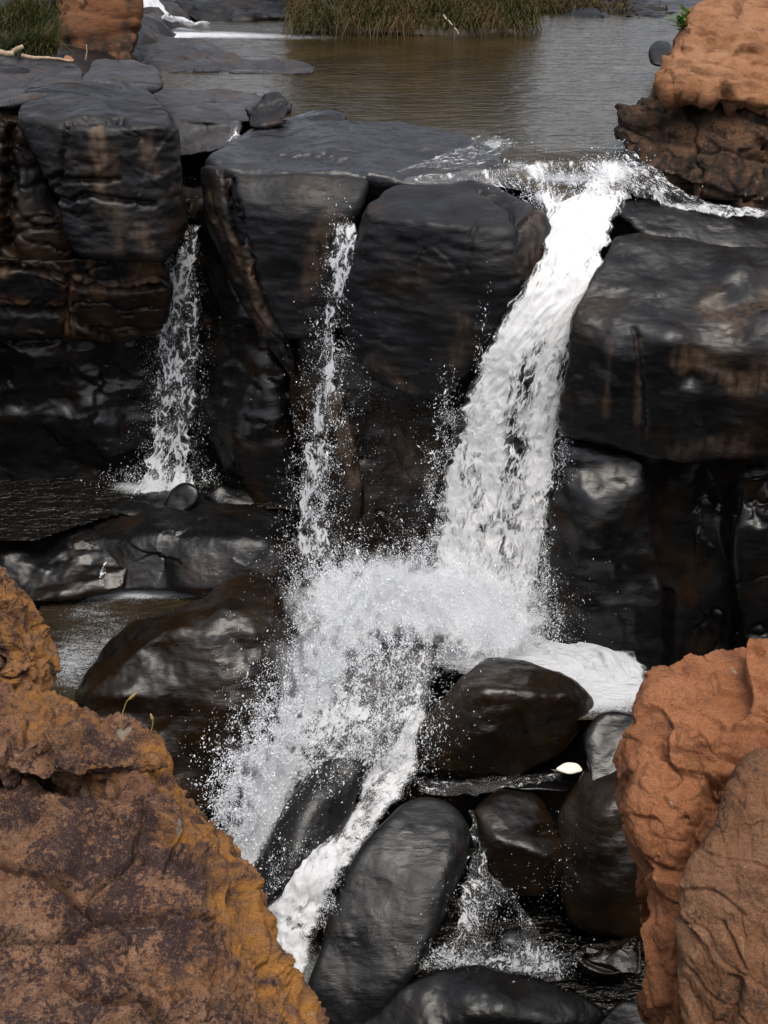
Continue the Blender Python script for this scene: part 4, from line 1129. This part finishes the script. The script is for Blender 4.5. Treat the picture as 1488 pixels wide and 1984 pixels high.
flow('waterfall', 'narrow broken waterfall in the middle between ribbed rock and hanging block', [
    (652, 428, 13.5, 692, 430, 13.45), (640, 480, 13.4, 694, 480, 13.35), (636, 540, 13.35, 678, 540, 13.3), (630, 600, 13.35, 660, 600, 13.3), (622, 680, 13.35, 652, 680, 13.3), (612, 760, 13.3, 650, 760, 13.25), (596, 840, 13.25, 640, 840, 13.2), (585, 920, 13.2, 640, 920, 13.15), (575, 1000, 13.1, 635, 1000, 13.1), (570, 1100, 12.95, 650, 1100, 12.95)],
    M['lacy'], .014, .05, .04, .05, .58, .3, (.03, .05), holes=[(670, 470, 25, 60, .25), (640, 640, 20, 60, -.15), (620, 960, 30, 60, .05)], seed=3)
flow('water_curtain', 'short curtain of white water at the notch on the lip slab', [
    (780, 345, 14.0, 1010, 322, 14.1), (770, 352, 13.95, 1015, 345, 14.02), (800, 362, 13.9, 1030, 375, 13.95)], M['sheet'], .016, .05, .04, .03, .35, .1, (.2, .2), seed=11, cat='cascade')
flow('cascade', 'lace of white water sliding over the lip slab above the fall', [
    (905, 268, 15.3, 1012, 275, 15.2), (880, 290, 14.9, 1005, 290, 14.9), (800, 322, 14.3, 960, 320, 14.4), (740, 345, 14.0, 900, 340, 14.1)], M['sheet'], .018, .08, .04, .03, .33, .2, (.1, .1), seed=12, cat='cascade')
flow('side_stream', 'foaming side stream running under the tan sandstone toward the fall', [
    (1490, 408, 13.85, 1490, 430, 13.7), (1400, 395, 13.9, 1400, 420, 13.75), (1320, 365, 14.0, 1310, 408, 13.85), (1260, 322, 14.3, 1245, 392, 13.9), (1190, 295, 14.5, 1180, 385, 13.75)], M['sheet'], .016, .14, .05, .06, .42, .25, (.02, .1), seed=13, cat='stream', lob=.5, holes=[(1340, 405, 90, 14, .45), (1440, 422, 70, 10, .4), (1260, 385, 30, 18, .3), (1195, 345, 25, 30, .4)])
flow('splash', 'broad white splash where the main fall strikes the pool', [
    (575, 1105, 12.9, 830, 1095, 12.9), (565, 1140, 12.6, 900, 1120, 12.5), (568, 1190, 12.1, 1040, 1180, 12.0), (570, 1250, 11.65, 1060, 1260, 11.7), (570, 1330, 11.1, 960, 1320, 11.3)],
    M['mist'], .02, .05, .1, .10, .98, .4, (.35, .45), seed=5, cat='splash', lob=.3, sc=1.8, holes=[(780, 1260, 70, 55, -.6), (680, 1170, 40, 25, -.2), (860, 1250, 40, 30, -.25), (640, 1300, 50, 40, .3), (960, 1230, 70, 50, .3)])
flow('splash', 'low white foam heap against the glossy black pillar', [
    (1020, 1250, 12.1, 1060, 1240, 12.1), (1030, 1285, 11.75, 1225, 1275, 11.75), (1050, 1320, 11.5, 1255, 1310, 11.45), (1100, 1365, 11.15, 1250, 1365, 11.1), (1130, 1405, 10.9, 1240, 1405, 10.9)], M['foam'], .018, .12, .1, .07, 1.0, .2, (.15, .1), seed=6, cat='foam', lob=.6, sc=4.5)
flow('cascade', 'broken sheet of water spilling over the slab below the splash', [
    (580, 1220, 11.6, 870, 1210, 11.6), (570, 1320, 11.15, 860, 1320, 11.15), (545, 1400, 10.75, 830, 1400, 10.65), (505, 1470, 10.4, 815, 1470, 10.35), (470, 1540, 10.1, 700, 1530, 10.2)],
    M['sheet'], .016, .10, .05, .05, .5, .3, (.2, .2), seed=7, cat='cascade', holes=[(600, 1330, 40, 60, .4), (640, 1380, 60, 60, .15), (690, 1380, 25, 15, .5), (760, 1430, 60, 50, -.2), (740, 1330, 60, 40, -.15), (560, 1420, 30, 40, .35), (810, 1400, 20, 60, .3)])
flow('cascade', 'white stream falling left of the dark hump beside the outcrop', [
    (530, 1420, 10.6, 620, 1430, 10.6), (500, 1490, 10.3, 590, 1500, 10.35), (470, 1560, 10.0, 560, 1560, 10.05), (445, 1630, 9.75, 520, 1640, 9.75), (430, 1700, 9.5, 480, 1720, 9.4)],
    M['mist'], .015, .08, .08, .05, .95, .5, (.25, .1), seed=8, cat='cascade')
flow('cascade', 'white stream right of the dark hump running into the lower chute', [
    (790, 1370, 10.9, 830, 1370, 10.9), (760, 1440, 10.6, 818, 1450, 10.55), (700, 1500, 10.3, 815, 1500, 10.3), (680, 1560, 10.05, 770, 1560, 9.95), (640, 1630, 9.7, 710, 1640, 9.6), (600, 1690, 9.4, 680, 1690, 9.3)],
    M['mist'], .015, .08, .08, .04, .84, .5, (.05, .06), strand=.5, seed=9, cat='cascade', holes=[(720, 1530, 40, 60, -.25), (680, 1610, 25, 40, -.15)])
flow('cascade', 'dense white chute plunging down at the bottom left of centre', [
    (610, 1610, 9.8, 690, 1615, 9.7), (575, 1650, 9.55, 675, 1655, 9.45), (545, 1695, 9.3, 665, 1705, 9.2), (515, 1770, 9.1, 640, 1770, 9.0), (505, 1840, 8.85, 615, 1850, 8.75), (510, 1900, 8.6, 600, 1900, 8.5), (530, 1950, 8.3, 590, 1960, 8.2)],
    M['mist'], .013, .12, .1, .045, 1.02, .5, (.25, .1), seed=10, cat='cascade', lob=.4, sc=5, strand=.6, holes=[(565, 1780, 20, 30, -.25), (610, 1830, 20, 60, -.3)])
flow('cascade', 'small cascade fanning out below the medium boulder', [
    (905, 1560, 9.95, 935, 1560, 9.95), (915, 1620, 9.7, 945, 1620, 9.65), (905, 1680, 9.4, 950, 1680, 9.35), (885, 1740, 9.15, 1010, 1740, 9.15), (870, 1800, 8.9, 1050, 1800, 8.9), (800, 1860, 8.7, 1100, 1870, 8.65), (760, 1900, 8.5, 1120, 1920, 8.4)],
    M['sheet'], .015, .1, .05, .06, .30, .2, (.05, .1), seed=14, cat='cascade', holes=[(920, 1730, 30, 50, .25), (900, 1860, 60, 20, .35), (1030, 1870, 60, 30, .4), (975, 1800, 28, 45, -.7), (895, 1770, 18, 50, .2), (1020, 1790, 18, 40, .2), (1075, 1800, 30, 40, -.4)])
flow('cascade', 'thin film of water between the rounded boulder and the lower boulders', [
    (790, 1500, 10.35, 800, 1545, 10.05), (860, 1512, 10.3, 880, 1548, 10.0), (930, 1508, 10.3, 930, 1540, 10.1), (1010, 1500, 10.4, 1010, 1525, 10.2), (1110, 1488, 10.5, 1115, 1510, 10.3)], M['sheet'], .015, .05, .04, .03, .28, .2, (.1, .1), seed=15, cat='cascade')
flow('cascade', 'tiny white trickle from the wet terrace into the left pool', [
    (200, 1080, 13.3, 208, 1080, 13.3), (194, 1105, 13.1, 206, 1105, 13.1), (185, 1140, 12.9, 205, 1140, 12.9)], M['lacy'], .012, .03, .02, .02, .45, .3, (.1, .1), seed=16, cat='trickle')
flow('trickle', 'thin film of water running down beside the small black boulder', [
    (446, 236, 16.3, 468, 236, 16.3), (442, 255, 16.1, 466, 255, 16.1), (436, 280, 15.9, 460, 280, 15.9)], M['lacy'], .015, .03, .02, .02, .45, .3, (.1, .1), seed=17, cat='trickle')
flow('rapids', 'white rapids far upstream at the top left of the pool', [
    (258, -25, 27.3, 292, -25, 27.3), (260, 15, 26.9, 318, 12, 26.9), (262, 45, 26.6, 345, 45, 26.6), (262, 64, 25.9, 420, 66, 25.9)], M['foam'], .035, .25, .1, .12, 1.15, .15, (.02, .1), seed=18, cat='rapids', lob=.4)


# ------------------------------------------------------------------ spray
def spray(name, label, em, seed=1):
    r = np.random.RandomState(seed)
    Cs, Rs, Ds = [], [], []
    for (u, v, y, su, sv, sy, n, rad, du, dv) in em:
        n, rad = int(n * 7.5), rad * .42
        a, b = u + su * r.randn(n), v + sv * r.randn(n)
        kp = perlin(np.stack([a / 17, b / 26, np.full(n, seed * 2.7)], 1)) > -.12 + .3 * r.randn(n)
        a, b = a[kp], b[kp]
        n = len(a)
        c = y + sy * r.randn(n)
        p = Pv(a, b, c)
        Cs.append(p)
        Rs.append(rad * np.exp(.55 * r.randn(n)) * .85)
        d = np.tile(np.array([du, 0, -dv], float), (n, 1)) + .5 * r.randn(n, 3)
        Ds.append(d / np.linalg.norm(d, axis=1)[:, None])
    Cn, R, D = np.concatenate(Cs), np.concatenate(Rs), np.concatenate(Ds)
    n = len(Cn)
    s1 = np.cross(D, r.randn(n, 3)); s1 /= np.linalg.norm(s1, axis=1)[:, None]
    s2 = np.cross(D, s1)
    el = (1. + 2.5 * r.rand(n) ** 2)[:, None]
    R = R[:, None]
    V = np.stack([Cn + D * R * el, Cn - D * R * el, Cn + s1 * R, Cn - s1 * R, Cn + s2 * R, Cn - s2 * R], 1).reshape(-1, 3)
    f = np.array([[0, 2, 4], [0, 4, 3], [0, 3, 5], [0, 5, 2], [1, 4, 2], [1, 3, 4], [1, 5, 3], [1, 2, 5]])
    Q = (np.arange(n)[:, None, None] * 6 + f[None]).reshape(-1, 3)
    o = mesh_obj(name, V, Q, M['drops'])
    return tag(o, label, 'spray', None, 'stuff')


spray('spray', 'white drops thrown up round the broad splash and the slab below it', [
    (735, 1135, 12.4, 70, 26, .25, 9000, .006, 0, -1), (860, 1150, 12.2, 90, 35, .2, 6000, .006, 0, -1), (665, 1230, 11.7, 42, 60, .25, 7000, .006, -.2, 1), (980, 1230, 11.8, 50, 40, .2, 4000, .006, 0, -1), (620, 1340, 11.1, 38, 60, .25, 4500, .0065, -.4, 1), (540, 1450, 10.4, 40, 60, .25, 4500, .0065, -.4, 1), (480, 1580, 9.8, 30, 60, .2, 3500, .007, -.4, 1), (800, 1190, 11.9, 120, 50, .3, 4000, .006, 0, 1), (650, 1095, 12.6, 38, 22, .2, 500, .006, 0, -1), (760, 1060, 12.7, 90, 40, .2, 250, .006, 0, -1),
    (790, 1240, 11.5, 80, 40, .2, 2200, .008, 0, 1), (700, 1330, 11.0, 90, 60, .2, 2600, .008, -.3, 1), (740, 1430, 10.4, 60, 50, .2, 1700, .008, -.2, 1),
    (560, 1400, 10.5, 45, 60, .2, 1500, .008, -.4, 1), (500, 1500, 10.0, 35, 50, .25, 1200, .009, -.4, 1), (460, 1590, 9.7, 28, 50, .25, 1100, .009, -.4, 1), (600, 1480, 10.0, 50, 50, .2, 700, .008, -.3, 1),
    (600, 1300, 11.2, 24, 60, .2, 900, .007, -.3, 1), (670, 1200, 11.8, 50, 50, .2, 1200, .007, 0, -1), (430, 1500, 9.9, 40, 60, .2, 160, .009, -.3, 1)], 1)
spray('spray', 'fine drops along both edges of the main fall', [
    (845, 980, 12.55, 14, 80, .1, 500, .007, -.2, 1), (870, 850, 12.6, 12, 60, .1, 350, .007, -.2, 1), (1055, 1120, 12.2, 12, 80, .1, 600, .006, .1, 1), (1065, 1230, 12.0, 20, 40, .1, 350, .006, .1, 1),
    (1090, 900, 12.4, 10, 50, .08, 300, .006, .1, 1), (940, 720, 12.6, 10, 60, .08, 160, .006, -.2, 1), (1100, 350, 13.7, 60, 18, .1, 500, .008, 0, -1), (1040, 380, 13.6, 15, 30, .1, 250, .008, 0, -1), (1190, 340, 13.8, 25, 22, .1, 350, .008, 0, -1), (820, 1070, 12.6, 30, 30, .1, 400, .007, -.3, -1)], 2)
spray('spray', 'drops scattered round the thin lacy left fall', [
    (340, 560, 14.85, 26, 70, .08, 500, .006, 0, 1), (340, 700, 14.75, 30, 80, .1, 700, .006, 0, 1), (330, 860, 14.6, 32, 50, .1, 700, .006, 0, 1), (320, 930, 14.4, 50, 14, .12, 700, .007, 0, -1)], 3)
spray('spray', 'drops scattered round the narrow broken middle fall', [
    (655, 520, 13.3, 18, 60, .06, 250, .006, 0, 1), (640, 690, 13.2, 22, 60, .08, 350, .006, 0, 1), (625, 820, 13.1, 30, 60, .1, 500, .006, 0, 1), (610, 960, 13.0, 26, 60, .1, 700, .007, 0, 1), (720, 850, 13.1, 60, 120, .1, 160, .005, 0, 1), (610, 1060, 12.9, 40, 30, .1, 350, .007, 0, 1)], 4)
spray('spray', 'drops round the small cascades at the bottom right', [
    (930, 1770, 8.9, 40, 45, .12, 220, .006, .1, 1), (1040, 1860, 8.6, 40, 18, .12, 350, .006, .2, -1), (870, 1855, 8.6, 40, 14, .12, 300, .006, -.2, -1), (590, 1665, 9.45, 35, 18, .1, 700, .006, 0, -1), (540, 1740, 9.2, 14, 40, .08, 500, .006, -.3, -1), (640, 1760, 9.0, 12, 50, .06, 300, .006, .2, 1), (520, 1850, 8.8, 12, 50, .06, 300, .006, -.2, 1), (1080, 1700, 9.3, 30, 60, .1, 60, .005, 0, 1)], 5)


# ------------------------------------------------------------------ soft mist over the splash
mm = NT('mist')
_v = mm.n('VolumePrincipled')
_v.inputs['Color'].default_value = (.95, .96, 1, 1)
_v.inputs['Density'].default_value = .75
_v.inputs['Anisotropy'].default_value = .1
mm.l(_v.outputs[0], mm.out.inputs['Volume'])
M['mist_air'] = mm.m


def mist(label, u0, v0, y0, a, b, c):
    th, ph = np.meshgrid(np.linspace(0, math.pi, 26), np.linspace(0, 2 * math.pi, 40, endpoint=False), indexing='ij')
    d = np.stack([np.sin(th) * np.cos(ph), np.sin(th) * np.sin(ph), np.cos(th)], -1).reshape(-1, 3)
    r = 1 + .5 * fbm(d * 1.6 + u0, 3)
    V = P(u0, v0, y0) + d * np.array([a, b, c]) * r[:, None]
    i = np.arange(26 * 40).reshape(26, 40)
    j = np.roll(i, -1, axis=1)
    Q = np.stack([i[:-1].ravel(), i[1:].ravel(), j[1:].ravel(), j[:-1].ravel()], 1)
    tag(mesh_obj('mist', V, Q, M['mist_air']), label, 'mist', None, 'stuff')


mist('soft white mist hanging over the broad splash', 790, 1150, 12.0, .85, .4, .38)
mist('soft white mist at the foot of the main fall', 940, 1190, 11.9, .6, .35, .5)
mist('soft white mist along the left stream below the splash', 590, 1320, 11.0, .42, .3, .75)
mist('soft white mist over the left stream by the dark hump', 510, 1520, 10.0, .3, .25, .55)


GROUPS = {'boulder': 'boulders in and around the gorge', 'waterfall': 'waterfalls over the rock ledge', 'cascade': 'cascades among the boulders', 'stone': 'small stones by the water',
          'grass stalk': 'grass stalks on the outcrop', 'driftwood': 'driftwood on the left bank', 'twig': 'bare twigs on the banks', 'rock': 'rock slabs and ledges round the falls'}
for o in S.objects:
    if o.get('category') in GROUPS and 'group' not in o:
        o['group'] = GROUPS[o['category']]
